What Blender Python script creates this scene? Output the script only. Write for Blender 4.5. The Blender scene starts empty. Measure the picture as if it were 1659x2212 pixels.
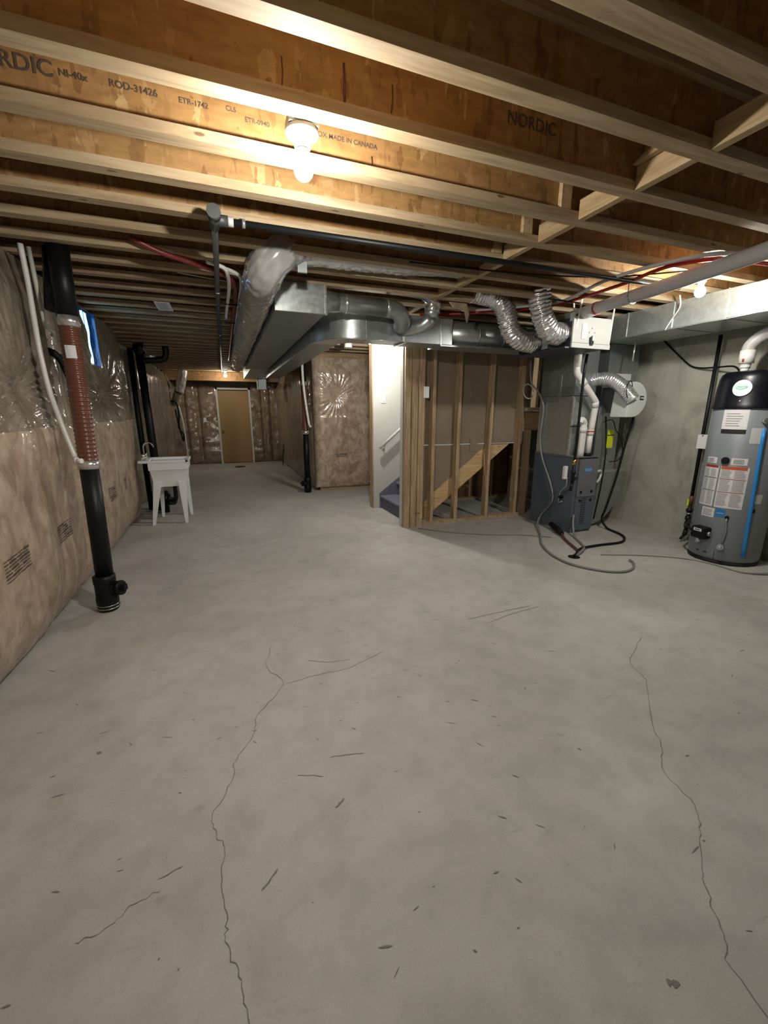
import bpy, bmesh, math, random
from mathutils import Vector, Matrix, noise
from mathutils.bvhtree import BVHTree
random.seed(7)
PI = math.pi
S = bpy.context.scene
COL = S.collection

# ---------------------------------------------------------------- camera
cam_d = bpy.data.cameras.new('camera'); cam = bpy.data.objects.new('camera', cam_d); COL.objects.link(cam)
cam_d.sensor_fit = 'VERTICAL'; cam_d.sensor_height = 36.0; cam_d.sensor_width = 27.0
cam_d.lens = 887.0 / 2212.0 * 36.0; cam_d.clip_start = 0.02
cam.location = (0, 0, 1.35)
cam.rotation_euler = (math.radians(90 - 13.69), 0, math.radians(-20.8))
S.camera = cam

# ---------------------------------------------------------------- world, exposure
w = bpy.data.worlds.new('world'); S.world = w; w.use_nodes = True
w.node_tree.nodes['Background'].inputs[0].default_value = (0.55, 0.7, 1.0, 1)
w.node_tree.nodes['Background'].inputs[1].default_value = 0.6
S.view_settings.view_transform = 'Standard'; S.view_settings.look = 'None'
S.view_settings.gamma = 1.0; S.view_settings.use_curve_mapping = False
S.view_settings.exposure = 0.28
BULB_L = {'near': 1400.0, 'side': 1250.0, 'stair': 1400.0, 'far': 480.0, 'rear_fill': 120.0}
BULB_C = {'near': (1.0, 0.945, 0.85), 'side': (1.0, 0.955, 0.87), 'stair': (1.0, 0.95, 0.87),
          'far': (1.0, 0.90, 0.76), 'rear_fill': (0.94, 0.97, 1.0)}
WINDOW_L = 4.0

# ---------------------------------------------------------------- materials
def mat(name, col=(.5, .5, .5), rough=.6, metal=0.0, coat=0.0, emit=None, es=0.0, trans=0.0, spec=0.5):
    m = bpy.data.materials.new(name); m.use_nodes = True
    b = m.node_tree.nodes['Principled BSDF']
    b.inputs['Base Color'].default_value = (*col, 1); b.inputs['Roughness'].default_value = rough
    b.inputs['Metallic'].default_value = metal; b.inputs['Coat Weight'].default_value = coat
    b.inputs['Coat Roughness'].default_value = 0.12
    b.inputs['Transmission Weight'].default_value = trans
    b.inputs['Specular IOR Level'].default_value = spec
    if emit: b.inputs['Emission Color'].default_value = (*emit, 1); b.inputs['Emission Strength'].default_value = es
    return m
class NT:
    def __init__(s, m): s.t = m.node_tree; s.b = s.t.nodes['Principled BSDF']
    def n(s, typ, **kw):
        x = s.t.nodes.new(typ)
        for k, v in kw.items():
            if k.startswith('i_'):
                key = k[2:]; key = int(key) if key.isdigit() else key.replace('_', ' ')
                x.inputs[key].default_value = v
            else: setattr(x, k, v)
        return x
    def l(s, a, b): s.t.links.new(a, b)
    def coord(s, scale=(1, 1, 1), rand=0.0):
        tc = s.n('ShaderNodeTexCoord'); mp = s.n('ShaderNodeMapping'); mp.inputs['Scale'].default_value = scale
        src = tc.outputs['Object']
        if rand:
            oi = s.n('ShaderNodeObjectInfo'); mu = s.n('ShaderNodeMath', operation='MULTIPLY'); mu.inputs[1].default_value = rand
            s.l(oi.outputs['Random'], mu.inputs[0]); ad = s.n('ShaderNodeVectorMath', operation='ADD')
            s.l(src, ad.inputs[0]); s.l(mu.outputs[0], ad.inputs[1]); src = ad.outputs[0]
        s.l(src, mp.inputs[0]); return mp.outputs[0]
    def noise(s, v, sc, det=4, rough=.55, dist=0.0):
        x = s.n('ShaderNodeTexNoise'); x.inputs['Scale'].default_value = sc; x.inputs['Detail'].default_value = det
        x.inputs['Roughness'].default_value = rough; x.inputs['Distortion'].default_value = dist
        s.l(v, x.inputs['Vector']); return x.outputs['Fac']
    def ramp(s, f, stops):
        r = s.n('ShaderNodeValToRGB'); e = r.color_ramp.elements
        while len(e) < len(stops): e.new(0.5)
        for i, (p, c) in enumerate(stops): e[i].position = p; e[i].color = (*c, 1) if len(c) == 3 else c
        s.l(f, r.inputs[0]); return r.outputs[0]
    def mix(s, f, a, b, mode='MIX'):
        x = s.n('ShaderNodeMix', data_type='RGBA', blend_type=mode)
        for val, idx in ((f, 0), (a, 6), (b, 7)):
            if isinstance(val, (int, float)): x.inputs[idx].default_value = val
            elif isinstance(val, tuple): x.inputs[idx].default_value = (*val, 1) if len(val) == 3 else val
            else: s.l(val, x.inputs[idx])
        return x.outputs[2]
    def bump(s, h, strength, dist=0.01):
        x = s.n('ShaderNodeBump'); x.inputs['Strength'].default_value = strength; x.inputs['Distance'].default_value = dist
        s.l(h, x.inputs['Height']); s.l(x.outputs[0], s.b.inputs['Normal']); return x
    def base(s, c): s.l(c, s.b.inputs['Base Color'])

def wood_mat(name, c1, c2, c3, axis='x', rough=.7):
    m = mat(name, c1, rough); t = NT(m)
    sc = {'x': (1.2, 14, 14), 'y': (14, 1.2, 14), 'z': (14, 14, 1.2)}[axis]
    v = t.coord(sc, 31.0); f = t.noise(v, 2.2, 6, .6, .8)
    c = t.ramp(f, [(.32, c2), (.5, c1), (.68, c3)])
    v2 = t.coord(tuple(k / 14 * 5 if k > 2 else 1.7 for k in sc), 17.0)
    vo = t.n('ShaderNodeTexVoronoi'); vo.inputs['Scale'].default_value = 2.1; t.l(v2, vo.inputs['Vector'])
    k = t.ramp(vo.outputs['Distance'], [(.05, (.3, .17, .09)), (.085, (1, 1, 1))])
    t.base(t.mix(.85, c, k, 'MULTIPLY')); t.bump(f, .25, .003); return m
M = {}
M['pine'] = wood_mat('pine_flange', (.36, .27, .16), (.27, .185, .10), (.44, .345, .22))
M['pine_y'] = wood_mat('pine_block', (.44, .32, .17), (.33, .22, .11), (.52, .40, .24), 'y')
M['stud'] = wood_mat('spruce_stud', (.44, .315, .19), (.29, .19, .105), (.55, .42, .27), 'z')
M['stringer'] = wood_mat('stringer_wood', (.62, .43, .22), (.5, .32, .15), (.7, .52, .3))
def osb(name, a, b, c):
    m = mat(name, a, .65); t = NT(m)
    v = t.coord((13, 13, 4.2), 23.0)
    vo = t.n('ShaderNodeTexVoronoi', distance='MINKOWSKI'); vo.inputs['Scale'].default_value = 4.5; vo.inputs['Exponent'].default_value = .7
    nz = t.n('ShaderNodeTexNoise'); nz.inputs['Scale'].default_value = 1.5; t.l(v, nz.inputs['Vector'])
    mx = t.mix(.35, v, nz.outputs['Color']); t.l(mx, vo.inputs['Vector'])
    f = t.n('ShaderNodeSeparateColor'); t.l(vo.outputs['Color'], f.inputs[0])
    f2 = t.noise(t.coord((3, 3, 9), 23.0), 4, 5, .6, .5)
    col = t.ramp(f.outputs[0], [(0.0, b), (.22, a), (.9, a), (1.0, c)])
    col2 = t.ramp(f2, [(.3, (.62, .58, .52)), (.6, (1, 1, 1))])
    t.base(t.mix(.8, col, col2, 'MULTIPLY')); t.bump(f.outputs[0], .25, .003); return m
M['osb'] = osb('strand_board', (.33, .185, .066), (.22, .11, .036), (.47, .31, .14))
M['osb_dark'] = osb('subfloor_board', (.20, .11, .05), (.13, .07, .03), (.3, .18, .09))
# concrete floor
m = mat('concrete_floor', (.36, .35, .33), .62); t = NT(m)
v = t.coord(); f1 = t.noise(v, .9, 5, .6, .6); f2 = t.noise(v, 7, 6, .62, .3); f3 = t.noise(v, 160, 3, .7)
c = t.ramp(f1, [(.3, (.40, .386, .357)), (.55, (.50, .487, .46)), (.75, (.60, .588, .562))])
c = t.mix(.55, c, t.ramp(f2, [(.3, (.72, .71, .70)), (.55, (1, 1, 1)), (.8, (1.0, 1.0, 1.0))]), 'MULTIPLY')
c = t.mix(.4, c, t.ramp(f3, [(.3, (.72, .72, .72)), (.6, (1, 1, 1))]), 'MULTIPLY')
vs = t.coord((.8, 3.2, 1)); sm = t.noise(vs, 2.6, 5, .7, 1.2)
c = t.mix(.5, c, t.ramp(sm, [(.26, (.55, .53, .50)), (.36, (1, 1, 1))]), 'MULTIPLY')
t.base(c); t.bump(f3, .12, .002); M['floor'] = m
m = mat('concrete_wall', (.3, .3, .26), .8); t = NT(m)
v = t.coord((1, 1, 1)); f1 = t.noise(v, 1.4, 6, .62, .8); f2 = t.noise(v, 40, 4, .7)
c = t.ramp(f1, [(.28, (.27, .265, .22)), (.5, (.42, .415, .355)), (.72, (.56, .55, .48))])
f3 = t.noise(t.coord((1.2, 1.2, .35)), 2.2, 4, .6, .6); c = t.mix(.8, c, t.ramp(f3, [(.34, (.55, .55, .52)), (.46, (1, 1, 1))]), 'MULTIPLY')
t.base(t.mix(.35, c, t.ramp(f2, [(.35, (.7, .7, .7)), (.6, (1, 1, 1))]), 'MULTIPLY')); t.bump(f2, .2, .004); M['cwall'] = m
def film(name, a, b, c, gloss=.95, scale=3.0, gr=.16):
    m = mat(name, a, .75, coat=gloss); t = NT(m); t.b.inputs['Coat Roughness'].default_value = gr; t.b.inputs['Coat IOR'].default_value = 1.9
    v = t.coord((1, 1, .8)); f = t.noise(v, scale * 2.6, 7, .62, .7)
    t.base(t.ramp(f, [(.32, b), (.5, a), (.70, c)]))
    f2 = t.noise(t.coord((1.5, 1.5, 1)), 5, 4, .55, 1.5); bp = t.n('ShaderNodeBump'); bp.inputs['Strength'].default_value = .35; bp.inputs['Distance'].default_value = .02
    t.l(f2, bp.inputs['Height']); t.l(bp.outputs[0], t.b.inputs['Coat Normal']); return m
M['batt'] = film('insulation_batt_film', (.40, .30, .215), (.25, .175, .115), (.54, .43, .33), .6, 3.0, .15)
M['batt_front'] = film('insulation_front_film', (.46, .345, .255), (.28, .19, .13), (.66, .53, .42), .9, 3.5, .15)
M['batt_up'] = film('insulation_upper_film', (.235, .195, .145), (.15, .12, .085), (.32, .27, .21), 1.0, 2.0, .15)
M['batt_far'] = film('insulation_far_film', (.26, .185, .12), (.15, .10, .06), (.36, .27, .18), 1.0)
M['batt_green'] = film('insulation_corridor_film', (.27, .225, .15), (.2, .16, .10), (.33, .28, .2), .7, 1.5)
def metal(name, col, rough, sc=25, mt=.8):
    m = mat(name, col, rough, mt); t = NT(m); v = t.coord(); f = t.noise(v, sc, 3, .6)
    t.base(t.ramp(f, [(.3, tuple(k * .8 for k in col)), (.7, col)]))
    r = t.n('ShaderNodeMapRange'); r.inputs['To Min'].default_value = max(.05, rough - .1); r.inputs['To Max'].default_value = rough + .1
    t.l(f, r.inputs['Value']); t.l(r.outputs[0], t.b.inputs['Roughness']); return m
M['galv'] = metal('galvanised_sheet', (.55, .60, .60), .32)
M['galv_dull'] = metal('galvanised_dull', (.42, .46, .47), .42)
M['foil'] = metal('aluminium_foil', (.92, .93, .96), .24, 60, .85)
M['wrap'] = metal('silver_film_wrap', (.62, .63, .63), .2, 12, .55)
M['steel'] = metal('zinc_strap', (.75, .76, .76), .25)
M['chrome'] = mat('chrome', (.8, .8, .8), .12, 1.0)
M['black'] = mat('black_plastic_pipe', (.0045, .005, .0055), .45, spec=.3)
M['blackiron'] = mat('black_iron_pipe', (.010, .012, .013), .45, .2, spec=.35)
M['grayiron'] = mat('grey_iron_pipe', (.06, .065, .065), .5, .4)
M['rubber'] = mat('black_rubber', (.005, .005, .0055), .6, spec=.3)
M['pvc'] = mat('white_pvc', (.74, .73, .70), .35)
M['pvc_grey'] = mat('grey_pvc', (.42, .41, .41), .4)
M['pvc_old'] = mat('cream_conduit', (.62, .62, .55), .4)
M['brown'] = mat('brown_corrugated_plastic', (.135, .045, .024), .32, coat=.4)
M['redpex'] = mat('red_tubing', (.36, .012, .012), .35)
M['darkred'] = mat('dark_red_tubing', (.16, .02, .018), .4)
M['clear'] = mat('clear_vinyl_tube', (.52, .54, .54), .2, coat=.6)
M['greytube'] = mat('grey_vinyl_tube', (.22, .225, .225), .35)
M['redhose'] = mat('brown_drain_hose', (.13, .055, .035), .4)
M['furn'] = mat('furnace_blue_grey_paint', (.10, .125, .16), .42)
M['furnfront'] = mat('furnace_front_grey_paint', (.15, .155, .17), .42)
M['heater'] = mat('heater_grey_paint', (.20, .225, .245), .38)
M['heatertop'] = mat('glossy_black_cover', (.003, .0035, .007), .32, spec=.35)
M['tape'] = mat('blue_painter_tape', (.02, .24, .62), .5)
M['white'] = mat('white_plastic', (.78, .78, .76), .4)
M['porcelain'] = mat('white_porcelain', (.8, .79, .75), .25)
M['paper'] = mat('white_paper', (.70, .70, .72), .7)
M['paperlines'] = mat('printed_grey_text', (.25, .25, .26), .7)
M['ink'] = mat('black_ink', (.015, .014, .013), .7)
M['stampink'] = mat('faded_stamp_ink', (.07, .055, .045), .7)
M['orange'] = mat('orange_print', (.55, .10, .03), .6)
M['redprint'] = mat('red_print', (.35, .03, .03), .6)
M['blueprint'] = mat('blue_print', (.02, .2, .5), .5)
M['bluelabel'] = mat('light_blue_badge', (.12, .33, .65), .4)
M['green'] = mat('pale_green_print', (.35, .62, .50), .5)
M['mint'] = mat('mint_sticker', (.62, .80, .76), .4)
M['yellow'] = mat('yellow_green_tag', (.62, .72, .02), .5)
M['brass'] = mat('brass', (.55, .38, .12), .25, 1.0)
M['drywall'] = mat('white_painted_drywall', (.55, .56, .53), .6)
m = mat('drywall_back_paper', (.20, .155, .115), .85); t = NT(m); f = t.noise(t.coord(), 3, 5, .6, .5)
t.base(t.ramp(f, [(.3, (.22, .17, .12)), (.7, (.30, .235, .17))])); M['backpaper'] = m
M['door'] = mat('tan_primed_door', (.335, .215, .085), .55)
M['trim'] = mat('white_trim_paint', (.62, .62, .58), .5)
m = mat('blue_grey_carpet', (.15, .155, .21), .95); t = NT(m); f = t.noise(t.coord(), 120, 4, .7)
t.base(t.ramp(f, [(.3, (.10, .105, .15)), (.7, (.2, .205, .275))])); t.bump(f, .5, .004); M['carpet'] = m
M['plywood'] = wood_mat('plywood', (.40, .27, .14), (.3, .19, .09), (.48, .33, .19), 'x')
m = mat('white_moulded_tub', (.86, .89, .92), .45); M['tub'] = m
M['gasket'] = mat('dark_seam', (.02, .02, .02), .8)
M['crack'] = mat('dark_crack', (.19, .18, .165), .9)  # dark grey of the thin floor crack strips
M['scuff'] = mat('dark_scuff', (.20, .19, .18), .8)
M['glasswin'] = mat('window_glass_daylight', (.2, .4, .8), .2, emit=(.25, .62, 1.0), es=WINDOW_L)
M['bluefilm'] = mat('blue_protective_film', (.01, .12, .42), .2, coat=1.0, emit=None)
M['hrv'] = mat('ventilator_white_panel', (.37, .38, .365), .4)
M['hrvdark'] = mat('ventilator_dark_case', (.035, .035, .05), .5)
M['humid'] = mat('humidifier_shell', (.62, .65, .62), .38)
M['shade'] = mat('dark_void_lining', (.012, .010, .009), .95)
for k in BULB_L:
    M['bulb_' + k] = mat('lit_bulb_glass_' + k, (.9, .9, .9), .4, emit=BULB_C[k], es=BULB_L[k])

# ---------------------------------------------------------------- mesh helpers
class MB:
    def __init__(s): s.bm = bmesh.new()
    def box(s, x0, x1, y0, y1, z0, z1):
        vs = [s.bm.verts.new(p) for p in ((x0, y0, z0), (x1, y0, z0), (x1, y1, z0), (x0, y1, z0), (x0, y0, z1), (x1, y0, z1), (x1, y1, z1), (x0, y1, z1))]
        for f in ((0, 3, 2, 1), (4, 5, 6, 7), (0, 1, 5, 4), (1, 2, 6, 5), (2, 3, 7, 6), (3, 0, 4, 7)): s.bm.faces.new([vs[i] for i in f])
        return s
    def obox(s, c, ax, ay, az):
        """oriented box: centre and three half-axis vectors"""
        c, ax, ay, az = map(Vector, (c, ax, ay, az)); vs = []
        for sz in (-1, 1):
            for sx, sy in ((-1, -1), (1, -1), (1, 1), (-1, 1)): vs.append(s.bm.verts.new(c + sx * ax + sy * ay + sz * az))
        for f in ((0, 3, 2, 1), (4, 5, 6, 7), (0, 1, 5, 4), (1, 2, 6, 5), (2, 3, 7, 6), (3, 0, 4, 7)): s.bm.faces.new([vs[i] for i in f])
        return s
    def prism(s, pts, d):
        """pts: list of 3d points (polygon), extruded by vector d"""
        d = Vector(d); a = [s.bm.verts.new(p) for p in pts]; b = [s.bm.verts.new(Vector(p) + d) for p in pts]; n = len(pts)
        s.bm.faces.new(a[::-1]); s.bm.faces.new(b)
        for i in range(n): s.bm.faces.new((a[i], a[(i + 1) % n], b[(i + 1) % n], b[i]))
        return s
    def tube(s, path, r, seg=12, rf=None, caps=True, smooth_n=0, sq=None):
        P = [Vector(p) for p in path]
        if smooth_n: P = catmull(P, smooth_n)
        n = len(P); T = []
        for i in range(n):
            a = P[max(i - 1, 0)]; b = P[min(i + 1, n - 1)]; T.append((b - a).normalized())
        ref = Vector((0, 0, 1)) if abs(T[0].z) < .9 else Vector((0, 1, 0))
        N = (ref - T[0] * ref.dot(T[0])).normalized(); rings = []; L = 0
        for i in range(n):
            if i: L += (P[i] - P[i - 1]).length
            N = (N - T[i] * N.dot(T[i])).normalized(); B = T[i].cross(N); ring = []
            for k in range(seg):
                a = 2 * PI * k / seg; rr = r if rf is None else rf(L, a, i)
                ring.append(s.bm.verts.new(P[i] + (N * math.cos(a) + B * math.sin(a)) * rr))
            rings.append(ring)
        for i in range(n - 1):
            for k in range(seg): 
                f = s.bm.faces.new((rings[i][k], rings[i][(k + 1) % seg], rings[i + 1][(k + 1) % seg], rings[i + 1][k])); f.smooth = True
        if caps: s.bm.faces.new(rings[0][::-1]); s.bm.faces.new(rings[-1])
        return s
    def cyl(s, a, b, r, seg=20, r2=None):
        a = Vector(a); b = Vector(b); T = (b - a).normalized(); ref = Vector((0, 0, 1)) if abs(T.z) < .9 else Vector((1, 0, 0))
        N = (ref - T * ref.dot(T)).normalized(); B = T.cross(N); r2 = r if r2 is None else r2; R = []
        for p, rr in ((a, r), (b, r2)): R.append([s.bm.verts.new(p + (N * math.cos(2 * PI * k / seg) + B * math.sin(2 * PI * k / seg)) * rr) for k in range(seg)])
        for k in range(seg): f = s.bm.faces.new((R[0][k], R[0][(k + 1) % seg], R[1][(k + 1) % seg], R[1][k])); f.smooth = True
        s.bm.faces.new(R[0][::-1]); s.bm.faces.new(R[1]); return s
    def lathe(s, c, prof, seg=32, a0=0.0, a1=2 * PI, axis='z', caps=True):
        """prof: (r, h) list along the axis from c"""
        full = abs(a1 - a0 - 2 * PI) < 1e-6; n = seg if full else seg + 1; R = []
        for r, h in prof:
            ring = []
            for k in range(n):
                a = a0 + (a1 - a0) * k / seg; x, y = r * math.cos(a), r * math.sin(a)
                p = (x, y, h) if axis == 'z' else ((h, x, y) if axis == 'x' else (x, h, y))
                ring.append(s.bm.verts.new(Vector(c) + Vector(p)))
            R.append(ring)
        for i in range(len(R) - 1):
            for k in range(seg if full else seg):
                k2 = (k + 1) % n; f = s.bm.faces.new((R[i][k], R[i][k2], R[i + 1][k2], R[i + 1][k])); f.smooth = True
        if full and caps:
            s.bm.faces.new(R[0][::-1]); s.bm.faces.new(R[-1])
        return s
    def sphere(s, c, r, sc=(1, 1, 1), seg=16, rings=10):
        mt = Matrix.Translation(c) @ Matrix.Diagonal((sc[0] * r, sc[1] * r, sc[2] * r, 1))
        res = bmesh.ops.create_uvsphere(s.bm, u_segments=seg, v_segments=rings, radius=1, matrix=mt)
        for v in res['verts']:
            for f in v.link_faces: f.smooth = True
        return s
    def build(s, name, material, parent=None, bevel=0.0, origin=None):
        bm = s.bm; bmesh.ops.recalc_face_normals(bm, faces=bm.faces)
        if bevel:
            ed = [e for e in bm.edges if len(e.link_faces) == 2 and e.calc_face_angle(0) > .6]
            bmesh.ops.bevel(bm, geom=ed, offset=bevel, segments=2, affect='EDGES', profile=.6)
        me = bpy.data.meshes.new(name)
        if parent is not None:
            r = parent; base = Vector((0, 0, 0))
            while r is not None: base = base + r.location; r = r.parent
        elif origin is not None: base = Vector(origin)
        else:
            xs = [v.co for v in bm.verts]; base = Vector((sum(p.x for p in xs) / len(xs), sum(p.y for p in xs) / len(xs), min(p.z for p in xs)))
        bmesh.ops.translate(bm, verts=bm.verts, vec=-base)
        bm.to_mesh(me); bm.free(); me.materials.append(material)
        o = bpy.data.objects.new(name, me); COL.objects.link(o)
        if parent is not None: o.parent = parent
        else: o.location = base
        return o
def catmull(P, n):
    out = []
    for i in range(len(P) - 1):
        p0 = P[max(i - 1, 0)]; p1 = P[i]; p2 = P[i + 1]; p3 = P[min(i + 2, len(P) - 1)]
        for k in range(n):
            t = k / n
            out.append(.5 * ((2 * p1) + (p2 - p0) * t + (2 * p0 - 5 * p1 + 4 * p2 - p3) * t * t + (3 * p1 - p0 - 3 * p2 + p3) * t ** 3))
    out.append(P[-1]); return out
def thing(name, label, cat, loc, group=None):
    o = bpy.data.objects.new(name, None); COL.objects.link(o); o.location = loc; o.empty_display_size = .1
    o['label'] = label; o['category'] = cat
    if group: o['group'] = group
    return o
def tag(o, label, cat, group=None):
    o['label'] = label; o['category'] = cat
    if group: o['group'] = group
    return o
def struct(o): o['kind'] = 'structure'; return o
def B(x0, x1, y0, y1, z0, z1): return MB().box(x0, x1, y0, y1, z0, z1)
def copy_part(o, dx=(0, 0, 0)):
    c = o.copy(); COL.objects.link(c); c.location = o.location + Vector(dx); return c
def text(s, name, size, material, loc, xdir, ydir, parent, off=0.0006):
    """flat printed lettering: a text curve laid with its x along xdir and its up along ydir"""
    cu = bpy.data.curves.new(name, 'FONT'); cu.body = s; cu.size = size; cu.extrude = off; cu.offset = size * .012
    cu.materials.append(material)
    o = bpy.data.objects.new(name, cu); COL.objects.link(o)
    x = Vector(xdir).normalized(); y = Vector(ydir).normalized(); z = x.cross(y)
    base = Vector((0, 0, 0)); r = parent
    while r is not None: base = base + r.location; r = r.parent
    mt = Matrix((x, y, z)).transposed().to_4x4(); mt.translation = Vector(loc) - base
    o.parent = parent; o.matrix_local = mt; return o

ZC = 2.291           # underside of the joists
PITCH = .3062
def YJ(k): return 1.617 + PITCH * (k - 1)      # far edge of the bottom flange of joist k
XL, XR = -1.30, 4.64

# ================================================================ SETTING
floor = struct(B(-1.6, 5.2, -2.8, 12.3, -.12, 0).build('floor', M['floor'], origin=(0, 0, 0)))
wl = struct(B(-1.5, XL, -2.8, 12.3, 0, 2.55).build('wall_left', M['cwall'], origin=(0, 0, 0)))
wr = struct(B(XR, 4.85, -2.8, 7.3, 0, 2.55).build('wall_right', M['cwall'], origin=(0, 0, 0)))
wb = struct(MB().box(XL, -.30, 12.0, 12.2, 0, 2.55).box(.80, 1.7, 12.0, 12.2, 0, 2.55).box(-.30, .80, 12.0, 12.2, 1.97, 2.55).box(-.30,.80,12.16,12.2,0,1.97).build('wall_back', M['cwall'], origin=(0, 0, 0)))
wf = struct(B(XL, XR, -2.8, -2.6, 0, 2.55).build('wall_front', M['cwall'], origin=(0, 0, 0)))
wc = struct(B(1.50, 1.62, 7.2, 12.0, 0, 2.55).build('wall_corridor', M['plywood'], origin=(0, 0, 0)))
we = struct(B(1.50, XR, 7.10, 7.2, 0, 2.55).build('wall_stair_rear', M['plywood'], origin=(0, 0, 0)))

# ---- ceiling: subfloor with every joist as a part, each web a sub-part
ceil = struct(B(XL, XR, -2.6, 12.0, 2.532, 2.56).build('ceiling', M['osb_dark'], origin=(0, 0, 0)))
def joist_meshes(x0, x1):
    f = MB().box(x0, x1, -.0635, 0, ZC, ZC + .038).box(x0, x1, -.0635, 0, 2.494, 2.532)
    wbm = MB().box(x0, x1, -.037, -.027, ZC + .036, 2.496)
    return f, wbm
fm, wm = joist_meshes(XL, XR)
j0 = fm.build('joist', M['pine'], ceil); w0 = wm.build('web', M['osb'], j0)
joists = {}
for k in range(-12, 33):
    if k == -12: j, wv = j0, w0
    else:
        j = j0.copy(); COL.objects.link(j); wv = w0.copy(); COL.objects.link(wv); wv.parent = j
    j.location = (0, YJ(k), 0); joists[k] = j
# blocking row between joists, X = 1.76..1.80
blk = None
for k in range(-5, 11):
    ya = YJ(k) - .027; yb = YJ(k + 1) - .037
    if k < 4:
        b = MB(); jit = random.uniform(-.012, .012)
        b.box(1.765 + jit, 1.803 + jit, YJ(k) + .0005, YJ(k + 1) - .064, ZC + .001, ZC + .088)
        b.build('blocking', M['pine_y'], ceil)
    else:
        b = MB().box(1.775, 1.813, YJ(k) + .0005, YJ(k + 1) - .064, ZC + .001, ZC + .06); b.build('blocking', M['pine_y'], ceil)
# raised triangular scrap on the block between joists 0 and 1
b = MB().prism([(1.76, YJ(0) + .001, ZC + .09), (1.76, YJ(1) - .065, ZC + .09), (1.76, YJ(0) + .001, ZC + .17)], (-.03, 0, 0)); b.build('wedge', M['pine_y'], ceil)
# web stiffeners seen beside the blocking
for k, x in ((2, 1.64), (3, 1.66), (4, 1.68)):
    b = B(x, x + .06, YJ(k) - .0635, YJ(k) - .038, ZC + .04, 2.49); b.build('web_stiffener', M['pine_y'], ceil)
# printed lettering on the web of the second joist (facing the camera)
yw = YJ(2) - .0372
for s_, x, z, sz in (('NORDIC', -.66, 2.395, .062), ('NI-40x', -.405, 2.405, .028), ('ROD-31426', -.265, 2.408, .029), ('ETR-1742', -.055, 2.408, .024),
                     ('CLS', .10, 2.418, .022), ('ETR-0940', .165, 2.396, .022), ('TRIDOX MADE IN CANADA', .385, 2.405, .024)):
    text(s_, 'printing', sz, M['stampink'], (x, yw, z), (1, 0, 0), (0, 0, 1), joists[2])
yw = YJ(1) - .0372
text('NORDIC', 'printing', .06, M['stampink'], (1.10, yw, 2.42), (1, 0, 0), (0, 0, 1), joists[1])
# dark drip marks and glue blobs on the webs
def streak(k, x, z0, z1, wdt=.006):
    y = YJ(k) - .0376
    b = MB(); b.tube([(x, y, z1), (x + .002, y, (z0 + z1) / 2), (x + random.uniform(-.004, .006), y, z0)], wdt * .5, 6)
    b.build('glue_drip', M['redhose'], joists[k])
streak(1, .46, 2.345, 2.45, .008); streak(1, .63, 2.35, 2.43); streak(1, .26, 2.34, 2.42, .005); streak(2, .66, 2.335, 2.375, .006)
# hidden beam across the far end
bm_ = B(-1.25, .98, 11.2, 11.3, 2.085, 2.290).build('far_beam', M['osb'], ceil)
B(-1.25, 1.4, 11.3, 11.62, 2.1, 2.29).build('soffit', M['backpaper'], ceil)

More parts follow.
